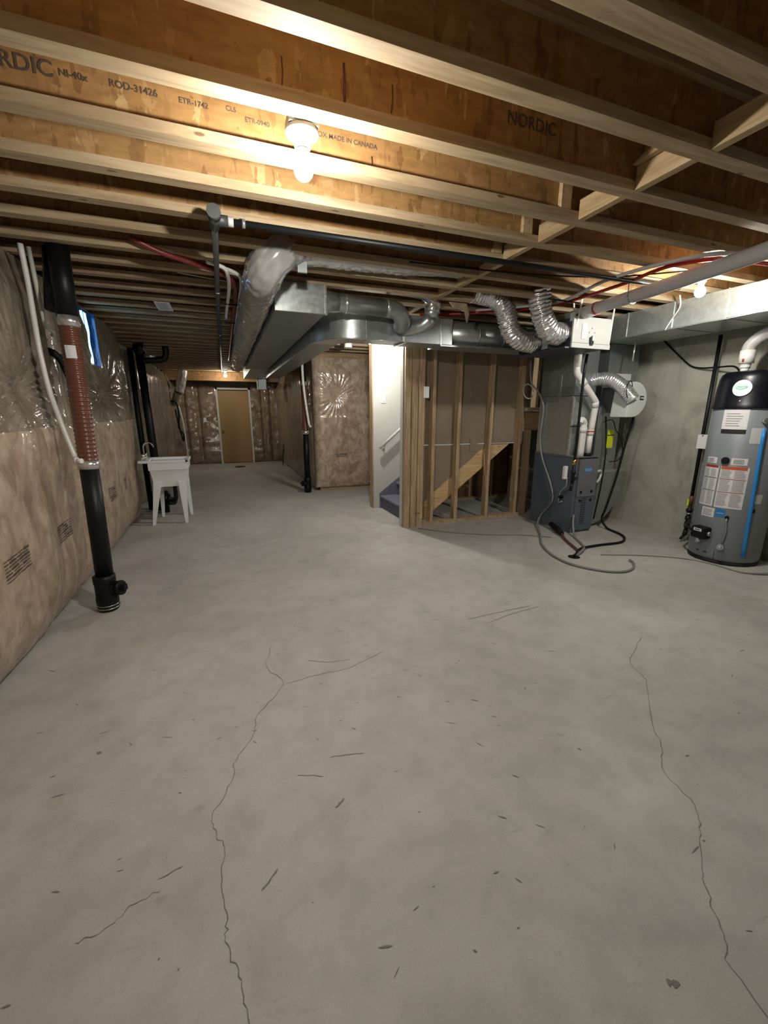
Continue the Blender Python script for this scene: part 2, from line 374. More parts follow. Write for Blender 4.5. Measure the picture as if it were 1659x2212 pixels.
# ---- insulation blankets under plastic film
def fold(dx, dz, R, n, amp, seed):
    r = math.hypot(dx, dz)
    if r > R * 1.6 or r < 1e-4: return 0.0
    th = math.atan2(dz, dx)
    ph = noise.noise(Vector((math.cos(th) * 2.3 + seed, math.sin(th) * 2.3, r * 3))) * 2.5
    a = 1 - 2 * abs(math.sin(n * .5 * th + ph * .6)) ** .7 * (.7 + .3 * noise.noise(Vector((th * 3, r * 6, seed))))
    win = min(1, r / (R * .25)) * math.exp(-(r / R) ** 2 * 1.1)
    return amp * a * win - amp * 2.2 * math.exp(-(r / (R * .33)) ** 2)
def blanket(name, path, z0, z1, du, dz, bulge, parent, m_low, m_up, zsplit, stars=(), pinch=(), ends=(True, True), seed=0.0, rough_amp=.012, foot=.06, wave=0.0, hole=None):
    """path: list of (x, y) points of the base line; outward normal is to the right-hand side of travel"""
    P = [Vector((p[0], p[1], 0)) for p in path]; seg = [(P[i + 1] - P[i]).length for i in range(len(P) - 1)]; L = sum(seg)
    nu = max(2, int(L / du)); nz = max(2, int((z1 - z0) / dz))
    def at(s):
        i = 0
        while i < len(seg) - 1 and s > seg[i]: s -= seg[i]; i += 1
        t = min(1, max(0, s / seg[i])); return P[i].lerp(P[i + 1], t), (P[i + 1] - P[i]).normalized()
    bm = bmesh.new(); g = []; H = z1 - z0
    for i in range(nu + 1):
        s = L * i / nu; p, T = at(s)
        p1, T1 = at(min(L, s + .05)); p0, T0 = at(max(0, s - .05)); T = (T0 + T1).normalized()
        N = Vector((T.y, -T.x, 0)); e = 1.0
        if ends[0] and s < .16: e = min(e, math.sqrt(max(0, 1 - (1 - s / .16) ** 2)))
        if ends[1] and L - s < .16: e = min(e, math.sqrt(max(0, 1 - (1 - (L - s) / .16) ** 2)))
        pf = 1.0
        for c in pinch:
            pf = min(pf, 1 - .75 * math.exp(-((s - c) / .045) ** 2))
        col = []
        for j in range(nz + 1):
            z = z0 + H * j / nz; h = (z - z0)
            v = bulge * pf * (1 + .22 * noise.noise(Vector((s * .9 + seed, z * .8, 2.0)))) * max(0.0, math.sin(PI * min(.5, (h + .03) / (foot * 12)))) ** .75
            if z > z1 - .25: v *= .55 + .45 * (z1 - z) / .25
            d = v + rough_amp * noise.noise(Vector((s * 2.2 + seed, z * 1.6, seed))) * 2 + rough_amp * .5 * noise.noise(Vector((s * 9, z * 4 + seed, 1)))
            d += .0035 * noise.noise(Vector((s * 26, z * 12, seed)))
            if wave: d += wave * math.sin(z * 19 + 3 * noise.noise(Vector((s * 3, z * 2, 4)))) * noise.noise(Vector((s * 4 + seed, z * 2.5, 9)))
            for (cs, cz, R, n, amp) in stars: d += fold(s - cs, z - cz, R, n, amp, seed + cs)
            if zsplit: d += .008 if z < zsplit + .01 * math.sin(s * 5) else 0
            q = p + N * (d * e); col.append(bm.verts.new((q.x, q.y, z)))
        g.append(col)
    for i in range(nu):
        for j in range(nz):
            if hole and hole[0] < L * (i + .5) / nu < hole[1] and hole[2] < z0 + H * (j + .5) / nz < hole[3]: continue
            f = bm.faces.new((g[i][j], g[i + 1][j], g[i + 1][j + 1], g[i][j + 1])); f.smooth = True
            zc = z0 + H * (j + .5) / nz; s = L * (i + .5) / nu
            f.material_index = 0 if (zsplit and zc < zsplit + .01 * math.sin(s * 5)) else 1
    me = bpy.data.meshes.new(name); bm.to_mesh(me); bm.free(); me.materials.append(m_low); me.materials.append(m_up)
    o = bpy.data.objects.new(name, me); COL.objects.link(o); o.parent = parent; return o
# left wall (travel along -Y so that +X is outward... path from far to near)
LEN1 = 6.05 - 1.7
def sl(y): return y - 1.7
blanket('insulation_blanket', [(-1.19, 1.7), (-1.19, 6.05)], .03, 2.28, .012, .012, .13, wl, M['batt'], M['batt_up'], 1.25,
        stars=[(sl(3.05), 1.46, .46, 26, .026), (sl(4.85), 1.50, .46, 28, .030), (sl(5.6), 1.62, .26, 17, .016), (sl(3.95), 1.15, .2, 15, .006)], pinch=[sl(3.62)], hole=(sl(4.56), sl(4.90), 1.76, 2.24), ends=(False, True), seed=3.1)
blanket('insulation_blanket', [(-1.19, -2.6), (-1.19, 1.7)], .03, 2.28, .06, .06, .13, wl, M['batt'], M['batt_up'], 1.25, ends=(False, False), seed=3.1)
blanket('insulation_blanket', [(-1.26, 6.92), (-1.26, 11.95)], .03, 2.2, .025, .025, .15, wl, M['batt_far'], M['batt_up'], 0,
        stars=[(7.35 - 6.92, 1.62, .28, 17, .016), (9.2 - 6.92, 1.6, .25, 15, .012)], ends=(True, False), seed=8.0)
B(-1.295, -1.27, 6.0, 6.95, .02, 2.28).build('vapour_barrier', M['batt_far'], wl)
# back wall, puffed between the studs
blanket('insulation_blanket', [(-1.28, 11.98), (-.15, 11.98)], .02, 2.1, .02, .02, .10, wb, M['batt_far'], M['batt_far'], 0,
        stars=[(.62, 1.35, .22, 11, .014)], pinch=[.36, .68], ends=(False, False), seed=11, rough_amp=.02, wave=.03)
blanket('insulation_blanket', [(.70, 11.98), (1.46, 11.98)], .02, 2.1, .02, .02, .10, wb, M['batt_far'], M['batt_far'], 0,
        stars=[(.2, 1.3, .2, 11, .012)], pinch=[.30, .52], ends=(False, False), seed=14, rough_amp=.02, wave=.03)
# right corridor wall, round the corner and across behind the stairs
arc = [(1.46 + .07 - .07 * math.cos(a), 7.11 + .05 - .07 * math.sin(a)) for a in [i * PI / 12 for i in range(7)]]
pth = [(1.46, 11.98), (1.46, 7.16)] + arc + [(2.9, 7.09)]
pathlen = 11.98 - 7.16
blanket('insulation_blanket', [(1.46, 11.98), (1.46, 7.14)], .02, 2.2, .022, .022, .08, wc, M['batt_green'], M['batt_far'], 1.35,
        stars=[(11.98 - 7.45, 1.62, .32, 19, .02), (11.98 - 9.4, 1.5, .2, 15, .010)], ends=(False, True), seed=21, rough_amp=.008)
blanket('insulation_blanket', [(1.42, 7.1), (2.9, 7.1)], .06, 2.22, .011, .011, .10, we, M['batt_front'], M['batt_front'], 1.27,
        stars=[(.40, 1.60, .40, 27, .017)], ends=(True, False), seed=31, rough_amp=.008)
# stamps on the batts
def stamp(c, xd, yd, wdt, hgt, rows, parent, out):
    c = Vector(c); xd = Vector(xd).normalized(); yd = Vector(yd).normalized(); n = xd.cross(yd); b = MB()
    for r in range(rows):
        x = -wdt / 2
        while x < wdt / 2:
            l = min(random.uniform(.012, .07) * wdt / .2, wdt / 2 - x)
            y = hgt / 2 - hgt * (r + .5) / rows
            b.obox(c + xd * (x + l / 2) + yd * y, xd * l / 2, yd * hgt / rows * random.choice((.16, .26, .34)), n * .0015)
            x += l + random.uniform(.003, .016) * wdt / .2
    return b.build('stamp', M['stampink'], parent)
# corridor baseboard shadow gap is real: blankets stop short of the floor

# ---- far door
door = struct(B(-.105, .650, 11.955, 11.995, .012, 1.915).build('door_1', M['door'], bevel=.002, origin=(0, 11.95, 0)))
MB().box(-.155, -.108, 11.86, 12.0, 0, 1.965).box(.653, .700, 11.86, 12.0, 0, 1.965).box(-.155, .700, 11.86, 12.0, 1.918, 1.965).build('door_frame', M['trim'], door)
MB().sphere((-.045, 11.90, .875), .027).cyl((-.045, 11.955, .875), (-.045, 11.915, .875), .012).cyl((-.045, 11.956, .875), (-.045, 11.948, .875), .03).build('door_knob', M['brass'], door)
MB().box(-.108, .653, 11.94, 12.0, 0, .012).build('threshold', M['gasket'], door)

# ---- window high in the left wall with blue protective film
win = struct(MB().box(-1.30, -1.103, 4.575, 4.595, 1.76, 2.24).box(-1.30, -1.06, 4.865, 4.90, 1.76, 2.24).box(-1.30, -1.09, 4.595, 4.865, 1.76, 1.785).box(-1.30, -1.09, 4.595, 4.865, 2.215, 2.24).build('window_1', M['bluefilm'], origin=(-1.2, 4.77, 2.0)))
B(-1.115, -1.106, 4.595, 4.84, 1.785, 2.215).build('pane', M['glasswin'], win)
b = MB(); bm = b.bm; g = []
for i in range(9):
    g.append([bm.verts.new((-1.098 + .012 * (i / 8) ** 2 + .004 * math.sin(i * 1.9 + j * .8), 4.775 + .088 * i / 8, 1.785 + .43 * j / 14)) for j in range(15)])
for i in range(8):
    for j in range(14): f = bm.faces.new((g[i][j], g[i + 1][j], g[i + 1][j + 1], g[i][j + 1])); f.smooth = True
b.build('film_flap', M['bluefilm'], win)
B(-1.106, -1.102, 4.69, 4.70, 1.785, 2.215).build('window_bar', M['bluefilm'], win)

# ---- stairwell: drywall, framing, steps
wd = struct(MB().prism([(1.915, 5.455, 0), (2.10, 5.455, 0), (3.75, 5.455, 1.20), (XR, 5.455, 1.20), (XR, 5.455, 2.29), (1.915, 5.455, 2.29)], (0, .015, 0)).build('wall_stairwell', M['drywall'], origin=(0, 0, 0)))
B(1.90, 1.916, 5.45, 5.57, .0, 2.29).build('end_stud', M['stud'], wd)
for x in (2.3, 2.7, 3.1, 3.5, 3.9, 4.3): B(x, x + .038, 5.472, 5.56, 0.038, 2.25).build('stud', M['stud'], wd)
B(1.93, XR, 5.472, 5.56, 0, .038).build('bottom_plate', M['stud'], wd)
B(1.95, XR, 5.575, 5.60, 0, 2.29).build('shade_board', M['osb_dark'], wd)  # dark board added so the space under the stairs stays dark
B(1.93, XR, 5.472, 5.56, 2.25, 2.29).build('top_plate', M['stud'], wd)

wm_ = struct(B(1.90, 3.60, 4.37, 4.459, 0, .038).build('wall_middle', M['stud'], origin=(0, 0, 0)))   # sole plate of the open partition
for x in (2.262, 2.600, 3.055, 3.500):
    B(x, x + .04, 4.37, 4.459, .038, 2.253).build('stud', M['stud'], wm_)
B(1.90, 3.62, 4.37, 4.459, 2.253, 2.291).build('top_plate', M['stud'], wm_)
for i, x in enumerate((1.905, 1.946, 1.987, 2.028, 2.069, 2.110)):
    yo = (0, .012, -.008, .01, -.006, .006)[i]
    B(x, x + .0385, 4.345 + yo, 4.47, .0, 2.291).build('post_ply', M['stud'], wm_)
text('S-P-F 1019', 'grade_stamp', .018, M['stampink'], (2.03, 4.336, .16), (1, 0, 0), (0, 0, 1), wm_)
# drywall seen from behind, with its lower edge
MB().box(2.15, 3.56, 4.462, 4.474, .972, 2.29).build('drywall_back', M['backpaper'], wm_)
MB().prism([(2.15, 4.462, .23), (2.15, 4.462, .958), (3.10, 4.462, .958)], (0, .012, 0)).build('drywall_back', M['backpaper'], wm_)
MB().box(2.15, 3.56, 4.458, 4.476, .957, .966).build('drywall_edge', M['paper'], wm_)
MB().box(2.84, 2.95, 4.452, 4.463, .87, 1.03).build('paper_patch', M['backpaper'], wm_)
MB().box(1.897, 1.904, 4.40, 4.47, 0, 2.29).build('drywall_edge', M['drywall'], wm_)
# opposite face of that panel, toward the stairs
MB().box(1.905, 3.56, 4.476, 4.482, 0.98, 2.29).build('drywall_face', M['drywall'], wm_)
# landing framing beyond the last stud
MB().box(3.56, 3.90, 4.34, 4.44, 1.37, 1.405).build('ledger', M['pine'], wm_)
MB().box(3.56, 3.98, 4.44, 4.455, 1.12, 1.36).build('landing_rim', M['plywood'], wm_)
MB().box(3.645, 3.735, 4.42, 4.51, 0, 1.12).build('landing_post', M['stud'], wm_)
MB().box(3.545, 3.56, 4.38, 4.46, .95, 2.29).build('drywall_return', M['backpaper'], wm_)
MB().box(3.80, 3.84, 4.46, 4.55, 1.41, 2.29).build('stud', M['stud'], wm_)
MB().box(3.60, 4.10, 4.60, 4.62, 1.41, 2.29).build('drywall_back', M['backpaper'], wm_)

st = thing('staircase', 'carpeted staircase climbing to the right behind the open stud partition', 'stairs', (2.03, 4.95, 0))
r_, g_ = .183, .25; y0, y1 = 4.50, 5.45; NS = 7
for i in range(NS):
    x = 2.03 + g_ * i
    MB().box(x - .025, x + g_, y0 + .03, y1 - .005, r_ * (i + 1) - .035, r_ * (i + 1)).box(x - .0, x + .02, y0 + .03, y1 - .005, r_ * i, r_ * (i + 1) - .03).build('step', M['carpet'], st, bevel=.008)
# skirt board on the far wall, carpet coloured, and sawn stringers
MB().prism([(2.0, y1 - .012, .0), (2.0, y1 - .012, .215), (3.7, y1 - .012, .215 + 1.7 * .732), (3.7, y1 - .012, 1.7 * .732 - .1), (2.2, y1 - .012, 0)], (0, .010, 0)).build('skirt_board', M['carpet'], st)
def stringer(y, mtl):
    x0, x1 = 2.02, 3.42; s = .77
    MB().prism([(x0 + .15, y, 0.0), (x0, y, .0), (x0, y, .12), (x1 - .02, y, .12 + (x1 - x0 - .02) * s), (x1 + .06, y, .12 + (x1 - x0) * s), (x1 + .06, y, -.108 + (x1 - x0) * s)], (0, .038, 0)).build('stringer', mtl, st)
stringer(4.484, M['stringer'])
MB().box(2.03 + g_ * NS, 4.3, 4.50, 5.44, r_ * NS - .02, r_ * NS + .02).build('landing', M['carpet'], st)
hr = thing('handrail', 'white round handrail rising along the bright stairwell drywall', 'handrail', (2.2, 5.40, 1.0))
MB().tube([(1.985, 5.385, .865), (2.8, 5.385, 1.55)], .02, 12).build('rail', M['trim'], hr)
MB().tube([(2.06, 5.385, .905), (2.06, 5.40, .87), (2.06, 5.454, .84)], .006, 8).cyl((2.06, 5.4545, .84), (2.06, 5.448, .84), .02).build('bracket', M['steel'], hr)

def wallplate(name, label, cat, c, n, wdt=.07, hgt=.115, kind='rocker'):
    c = Vector(c); n = Vector(n); x = Vector((0, 0, 1)).cross(n); up = Vector((0, 0, 1))
    t_ = thing(name, label, cat, c)
    MB().obox(c + n * .003, x * wdt / 2, up * hgt / 2, n * .003).build('cover_plate', M['white'], t_, bevel=.0015)
    MB().obox(c + n * .008, x * wdt * (.22 if kind == 'rocker' else .1), up * hgt * (.27 if kind == 'rocker' else .12), n * .004).build('toggle', M['white'], t_, bevel=.001)
    return t_
wallplate('light_switch', 'white light switch on the bright stairwell drywall', 'switch', (2.06, 5.455, 1.525), (0, -1, 0))
ls = thing('light_switch', 'white light switch box fixed between post and first open stud', 'switch', (2.165, 4.34, 1.57))
B(2.128, 2.198, 4.343, 4.40, 1.505, 1.63).build('box', M['white'], ls, bevel=.002)
B(2.15, 2.176, 4.338, 4.344, 1.54, 1.60).build('toggle', M['white'], ls, bevel=.001)
wallplate('light_switch', 'small white switch in the plastic covered wall left of the far door', 'switch', (-.465, 11.86, 1.151), (0, -1, 0))
rc = thing('wall_receptacle', 'dark electrical receptacle low on the corridor right wall with hanging cord', 'outlet', (1.36, 10.80, .50))
B(1.345, 1.362, 10.76, 10.84, .40, .53).build('cover_plate', M['redhose'], rc)
MB().tube([(1.345, 10.76, .42), (1.32, 10.7, .25), (1.30, 10.62, .03)], .012, 8, smooth_n=5).build('cord', M['rubber'], rc)

# ================================================================ LIGHT FIXTURES
def bulb(key, x, y, label, rx=0.0):
    t_ = thing('bulb_lampholder', label, 'lamp', (x, y, ZC))
    MB().box(x - .05, x + .05, y - .045, y + .045, ZC - .001, ZC + .035).build('junction_box', M['galv_dull'], t_)
    MB().lathe((x, y, ZC), [(.057, -.001), (.058, -.010), (.054, -.016), (.030, -.030), (.027, -.052), (.024, -.054)], 28).build('lampholder', M['porcelain'], t_)
    MB().lathe((x, y, ZC), [(.0225, -.052), (.0225, -.062), (.018, -.066), (.020, -.078), (.0275, -.0995)], 20).build('bulb_base', M['white'], t_)
    prof = [(.0275, -.0995)]
    for i in range(9):
        a = -.55 + i * (PI / 2 + .55) / 8
        prof.append((max(.0015, .033 * math.cos(a)), -.117 - .033 * math.sin(a)))
    MB().lathe((x, y, ZC), prof, 14).build('bulb_glass', M['bulb_' + key], t_)
    return t_
bulb('near', .334, 1.675, 'porcelain lampholder with glowing bulb in the foreground ceiling, nearest the camera')
bulb('side', 3.225, 2.19, 'porcelain lampholder with glowing bulb beside the bright metal duct on the right')
bulb('stair', 1.71, 4.98, 'bare glowing bulb in front of the stairwell drywall')
bulb('far', .114, 10.74, 'tiny glowing bulb in front of the far beam above the tan door')
bulb('rear_fill', 1.0, -1.6, 'added fill bulb in the ceiling, unseen behind the viewer')  # unseen bulb added behind the camera as weak fill light
cb = thing('ceiling_box', 'small white round junction box on the joists above the puckered insulation', 'junction box', (1.72, 5.95, ZC))
MB().lathe((1.72, 5.95, ZC), [(.055, 0), (.055, -.05), (.05, -.055)], 20).build('body', M['white'], cb)
MB().lathe((1.72, 5.95, ZC), [(.06, -.05), (.06, -.058), (.02, -.06)], 20).build('cover', M['porcelain'], cb)
# ================================================================ DUCTS
def ridged(r, pitch, amp, crump, seed, ph=0.0):
    def f(L, a, i):
        n = noise.noise(Vector((math.cos(a) * 2.2 + seed, math.sin(a) * 2.2, L * 14)))
        n2 = noise.noise(Vector((math.cos(a) * 5 + seed, math.sin(a) * 5, L * 45)))
        return r * (1 + amp * math.sin(2 * PI * L / pitch + a * ph + n * 2.5) + crump * n + crump * .7 * n2)
    return f
def dense(path, step):
    P = catmull([Vector(p) for p in path], 24); out = [P[0]]; acc = 0
    for a, b in zip(P, P[1:]):
        d = (b - a).length
        while acc + d >= step:
            t = (step - acc) / d; a = a.lerp(b, t); out.append(a.copy()); d = (b - a).length; acc = 0
        acc += d
    return out
def flex(name, path, r, label, parent=None, seed=1.0, pitch=.030, step=.005, amp=.055, crump=.10, m='foil', seg=36, group=None):
    b = MB().tube(dense(path, step), r, seg, rf=ridged(r, pitch, amp, crump, seed))
    o = b.build(name, M[m], parent)
    if label: tag(o, label, 'duct', group)
    return o
# main supply trunk
TR = thing('supply_duct', 'large rectangular galvanised duct running down the corridor ceiling with pale end cap', 'duct', (.61, 3.38, 2.09))
B(.425, .800, 3.40, 8.0, 2.085, 2.285).build('trunk_body', M['galv_dull'], TR, bevel=.003)
B(.418, .806, 3.372, 3.400, 2.080, 2.288).build('end_cap', M['galv'], TR, bevel=.004)
for y in (4.55, 5.7, 6.85, 7.9):
    MB().box(.420, .805, y, y + .012, 2.080, 2.288).build('seam', M['galv'], TR)
B(.50, .93, 8.0, 10.4, 2.085, 2.285).build('trunk_body', M['galv'], TR, bevel=.003)
for y in (8.3, 8.7, 9.1, 9.5, 9.9): B(.495, .935, y, y + .015, 2.08, 2.288).build('seam', M['galv'], TR)
# foil tape down the right edge of the cap
MB().box(.796, .812, 3.366, 3.392, 2.078, 2.288).build('foil_tape', M['foil'], TR)
# return trunk with radius elbow turning right
RT = thing('return_duct', 'rectangular galvanised return duct with curved elbow turning right toward furnace', 'duct', (1.0, 4.2, 1.99))
z0, z1 = 1.985, 2.20; cx_, cy_ = 1.25, 4.16; ro, ri = .42, .17
B(.83, 1.08, cy_, 8.6, z0, z1).build('straight_run', M['galv_dull'], RT, bevel=.002)
b = MB(); n = 16; rings = []; rings2 = []
for i in range(n + 1):
    a = PI + (PI / 2) * i / n; c, s = math.cos(a), math.sin(a)
    rings.append([b.bm.verts.new(p) for p in ((cx_ + ro * c, cy_ + ro * s, z0), (cx_ + ro * c, cy_ + ro * s, z1), (cx_ + ri * c, cy_ + ri * s, z1), (cx_ + ri * c, cy_ + ri * s, z0))]); rings2.append([b.bm.verts.new(v.co) for v in rings[-1]])
for i in range(n):
    for k in range(4):
        Q = rings if k in (0, 2) else rings2
        f = b.bm.faces.new((Q[i][k], Q[i][(k + 1) % 4], Q[i + 1][(k + 1) % 4], Q[i + 1][k])); f.smooth = k in (0, 2)
el = b.build('elbow', M['galv'], RT)
for i, zz in ((0, z0), (1, z1)):
    b = MB(); n = 16
    b.tube([(cx_ + (ro + .002) * math.cos(PI + PI / 2 * k / n), cy_ + (ro + .002) * math.sin(PI + PI / 2 * k / n), zz) for k in range(n + 1)], .006, 6).build('seam', M['galv'], RT)
B(1.25, 1.62, cy_ - ro, cy_ - ri, z0, z1).build('straight_run', M['galv_dull'], RT, bevel=.002)
B(1.62, 2.12, cy_ - ro - .012, cy_ - ri, z0 - .008, z1 + .01).build('takeoff_box', M['galv_dull'], RT, bevel=.003)
B(1.615, 1.63, cy_ - ro - .022, cy_ - ri, z0 - .014, z1 + .016).build('seam', M['foil'], RT); B(1.99, 2.0, cy_ - ro - .018, cy_ - ri, z0 - .012, z1).build('seam', M['foil'], RT)
MB().tube([(2.10, cy_ - .29, 2.10), (2.5, cy_ - .29, 2.10), (3.45, cy_ - .29, 2.10)], .125, 28).build('round_run', M['galv'], RT)
for x in (2.44, 2.74): MB().tube([(x, cy_ - .29, 2.10), (x + .013, cy_ - .29, 2.10)], .129, 28).build('seam', M['galv_dull'], RT)
B(2.0, 3.45, cy_ - .42, cy_ - .15, 1.965, 1.985).build('bottom_flange', M['galv_dull'], RT)
MB().tube([(1.3 + i * .22, 3.735 + .003 * (i % 2), z0 - .002) for i in range(5)], .004, 6).build('seam', M['foil'], RT)
# round branch off the trunk, and elbow up into joists
RB = thing('round_duct', 'round galvanised duct leaving the pale end cap and running right under the joists', 'duct', (1.1, 3.52, 2.1))
MB().tube([(.81, 3.55, 2.215), (.93, 3.55, 2.215), (1.38, 3.55, 2.205)], .068, 24).build('straight_run', M['galv'], RB)
MB().tube([(.81, 3.55, 2.215), (.85, 3.55, 2.215), (.95, 3.55, 2.215)], .08, 24, rf=lambda L, a, i: (.10, .085, .07)[i]).build('collar', M['galv'], RB)
MB().tube([(1.36, 3.55, 2.205), (1.47, 3.56, 2.195), (1.54, 3.60, 2.14), (1.57, 3.70, 2.10)], .072, 24, smooth_n=3).build('elbow', M['galv_dull'], RB)
for x in (1.0, 1.36): MB().tube([(x, 3.55, 2.213), (x + .02, 3.55, 2.213)], .074, 24).build('seam', M['foil'], RB)
R2 = thing('elbow_duct', 'short galvanised elbow duct rising from the return duct up between the joists', 'duct', (1.8, 3.6, 2.05))
MB().tube([(1.62, 3.80, 2.09), (1.66, 3.70, 2.09), (1.74, 3.60, 2.105), (1.80, 3.56, 2.17)], .062, 24, smooth_n=2).build('lower_elbow', M['galv'], R2)
MB().tube([(1.80, 3.56, 2.16), (1.81, 3.555, 2.25)], .062, 24).build('riser', M['galv'], R2)
flex('foil_tape', [(1.808, 3.557, 2.215), (1.815, 3.555, 2.25), (1.82, 3.555, 2.287)], .067, None, R2, 3.0, .05, amp=.01, crump=.10)
MB().tube([(1.815, 3.555, 2.275), (1.79, 3.56, 2.33), (1.70, 3.56, 2.37), (1.5, 3.56, 2.38)], .06, 20, smooth_n=3).build('upper_elbow', M['galv_dull'], R2)
# insulated ducts in silver film
tag(MB().tube(dense([(.66, 2.975, 2.385), (.50, 2.93, 2.36), (.37, 2.87, 2.27), (.305, 3.02, 2.19), (.298, 3.5, 2.175), (.298, 4.5, 2.175), (.298, 6.5, 2.18), (.298, 8.55, 2.19)], .011), .1, 60,
   rf=lambda L, a, i: .112 * (1 + .11 * noise.noise(Vector((math.cos(a) * 2, math.sin(a) * 2, L * 5))) + .07 * noise.noise(Vector((math.cos(a) * 6, math.sin(a) * 6, L * 22))) + .035 * noise.noise(Vector((math.cos(a) * 13, math.sin(a) * 13, L * 55))) - .05 * (abs(((L + .2) % .9) - .45) < .02)) * (.8 + .2 * min(1, L / .3))).build('insulated_duct', M['wrap']),
   'silver film wrapped insulated duct running down the corridor left of the rectangular trunk', 'duct')
tag(MB().tube(dense([(.56, 2.962, 2.365), (.9, 2.962, 2.365), (1.3, 2.962, 2.37), (1.75, 2.962, 2.39)], .010), .085, 50,
   rf=lambda L, a, i: .088 * (1 + .10 * noise.noise(Vector((math.cos(a) * 2 + 9, math.sin(a) * 2, L * 6))) + .08 * noise.noise(Vector((math.cos(a) * 7, math.sin(a) * 7, L * 24))) + .05 * noise.noise(Vector((math.cos(a) * 15, math.sin(a) * 15, L * 60)))) * (1 - .25 * min(1, L / 1.2))).build('insulated_duct', M['wrap']),
   'silver film wrapped duct tucked between the joists above the pale duct end cap', 'duct')
B(.52, .58, 2.92, 2.94, 2.22, 2.33).build('tape_strip', M['galv_dull'], TR)
# flexible foil ducts of the ventilator
flex('flexible_duct', [(2.12, 3.42, 2.37), (2.28, 3.42, 2.365), (2.42, 3.42, 2.32), (2.50, 3.42, 2.22), (2.56, 3.42, 2.08), (2.70, 3.42, 2.0), (2.90, 3.45, 2.0)], .087,
     'crinkled foil flexible duct dropping from the joists, left one of the pair', None, 2.0)
flex('flexible_duct', [(2.60, 3.12, 2.36), (2.62, 3.12, 2.26), (2.665, 3.12, 2.14), (2.76, 3.12, 2.035), (2.90, 3.13, 2.03)], .09,
     'crinkled foil flexible duct joining the ventilator beside its white front, right one of the pair', None, 5.0)
flex('flexible_duct', [(3.40, 3.55, 2.36), (3.36, 3.40, 2.30), (3.33, 3.30, 2.20), (3.30, 3.32, 2.12)], .062,
     'short foil flexible duct behind the top of the white ventilator front', None, 7.0)
flex('flexible_duct', [(3.33, 3.22, 2.03), (3.42, 3.22, 2.03), (3.50, 3.26, 2.04), (3.54, 3.36, 2.06), (3.54, 3.5, 2.08)], .07,
     'foil flexible duct elbow on the right side of the ventilator', None, 9.0)

# heat recovery ventilator
HV = thing('ventilator', 'hanging air ventilator box with white front panel between foil ducts', 'ventilator', (3.12, 3.3, 1.91))
B(2.905, 3.325, 3.02, 3.72, 1.905, 2.150).build('case', M['hrvdark'], HV, bevel=.004)
MB().box(2.898, 3.335, 3.004, 3.022, 1.942, 2.158).build('front_panel', M['hrv'], HV, bevel=.003)
MB().box(2.893, 3.342, 3.000, 3.018, 1.900, 1.940).build('lower_trim', M['hrv'], HV, bevel=.003)
B(2.895, 2.907, 3.002, 3.05, 2.12, 2.185).build('hanger_ear', M['hrv'], HV); B(3.328, 3.342, 3.002, 3.05, 2.12, 2.20).build('hanger_ear', M['hrv'], HV)
MB().prism([(3.095, 3.0, 1.925), (3.125, 3.0, 1.925), (3.135, 3.0, 1.945), (3.135, 3.0, 1.995), (3.115, 3.0, 2.005), (3.09, 3.0, 1.99)], (0, -.008, 0)).build('latch_recess', M['rubber'], HV)
B(3.113, 3.133, 2.988, 2.993, 1.965, 2.0).build('latch', M['white'], HV)
for x, z in ((3.085, 2.035), (3.15, 2.035), (3.115, 2.07)): MB().cyl((x, 3.005, z), (x, 2.996, z), .0065, 10).build('knob', M['steel'], HV)
B(2.995, 3.05, 2.999, 3.004, 1.975, 2.105).build('label_plate', M['paper'], HV)
b = MB()
for k in range(9): b.box(3.0, 3.045 - .012 * (k % 3), 2.9975, 2.999, 2.095 - k * .012, 2.098 - k * .012)
b.build('label_text', M['paperlines'], HV)
MB().box(2.86, 2.905, 3.26, 3.34, 1.92, 2.07).build('port_plate', M['galv'], HV)
MB().box(2.84, 2.91, 3.02, 3.72, 1.895, 1.908).build('drip_tray', M['hrvdark'], HV)
sg = 'straps holding the ventilator'
for x, y, ty, tx, lab in ((2.925, 3.015, 2.986, 2.95, 'white hanging strap at the left front of the ventilator'), (3.345, 3.02, 3.05, 3.40, 'white hanging strap at the right front of the ventilator'), (2.955, 3.03, 3.12, 2.99, 'thin second hanging strap behind the left one')):
    tag(MB().prism([(x - .008, y, 1.93), (x + .008, y, 1.93), (tx + .008, ty, 2.292), (tx - .008, ty, 2.292)], (0, .003, 0)).build('hanging_strap', M['pvc_old']), lab, 'strap', sg)

# furnace plenum, furnace, filter boot, return drop
FU = thing('furnace', 'blue-grey gas furnace standing on the floor with white vent pipes on top', 'furnace', (3.74, 3.8, 0))
B(3.585, 3.895, 3.475, 4.14, .0, .862).build('cabinet', M['furn'], FU, bevel=.004)
B(3.62, 3.892, 3.455, 3.476, .435, .845).build('upper_door', M['furnfront'], FU, bevel=.004)
B(3.62, 3.892, 3.455, 3.476, .03, .425).build('lower_door', M['furn'], FU, bevel=.004)
B(3.62, 3.89, 3.447, 3.46, .422, .44).build('door_rail', M['galv_dull'], FU)
MB().box(3.58, 3.90, 3.45, 4.145, .862, .870).build('top_flange', M['galv_dull'], FU)
B(3.70, 3.80, 3.4515, 3.4555, .705, .740).build('badge', M['bluelabel'], FU)
for x in (3.675, 3.83):
    for z in (.375, .475): MB().cyl((x, 3.457, z), (x, 3.448, z), .015, 14).build('door_screw', M['rubber'], FU)
b = MB()
for i in range(15): 
    for x in (3.715, 3.752): b.box(x - .016, x + .016, 3.4535, 3.456, .10 + i * .021, .106 + i * .021)
b.build('louvre', M['rubber'], FU)
B(3.590, 3.592, 3.476, 3.60, .02, .84).build('side_seam', M['gasket'], FU)
PL = thing('supply_plenum', 'tall galvanised plenum box rising from the furnace top', 'duct', (3.72, 3.9, .87))
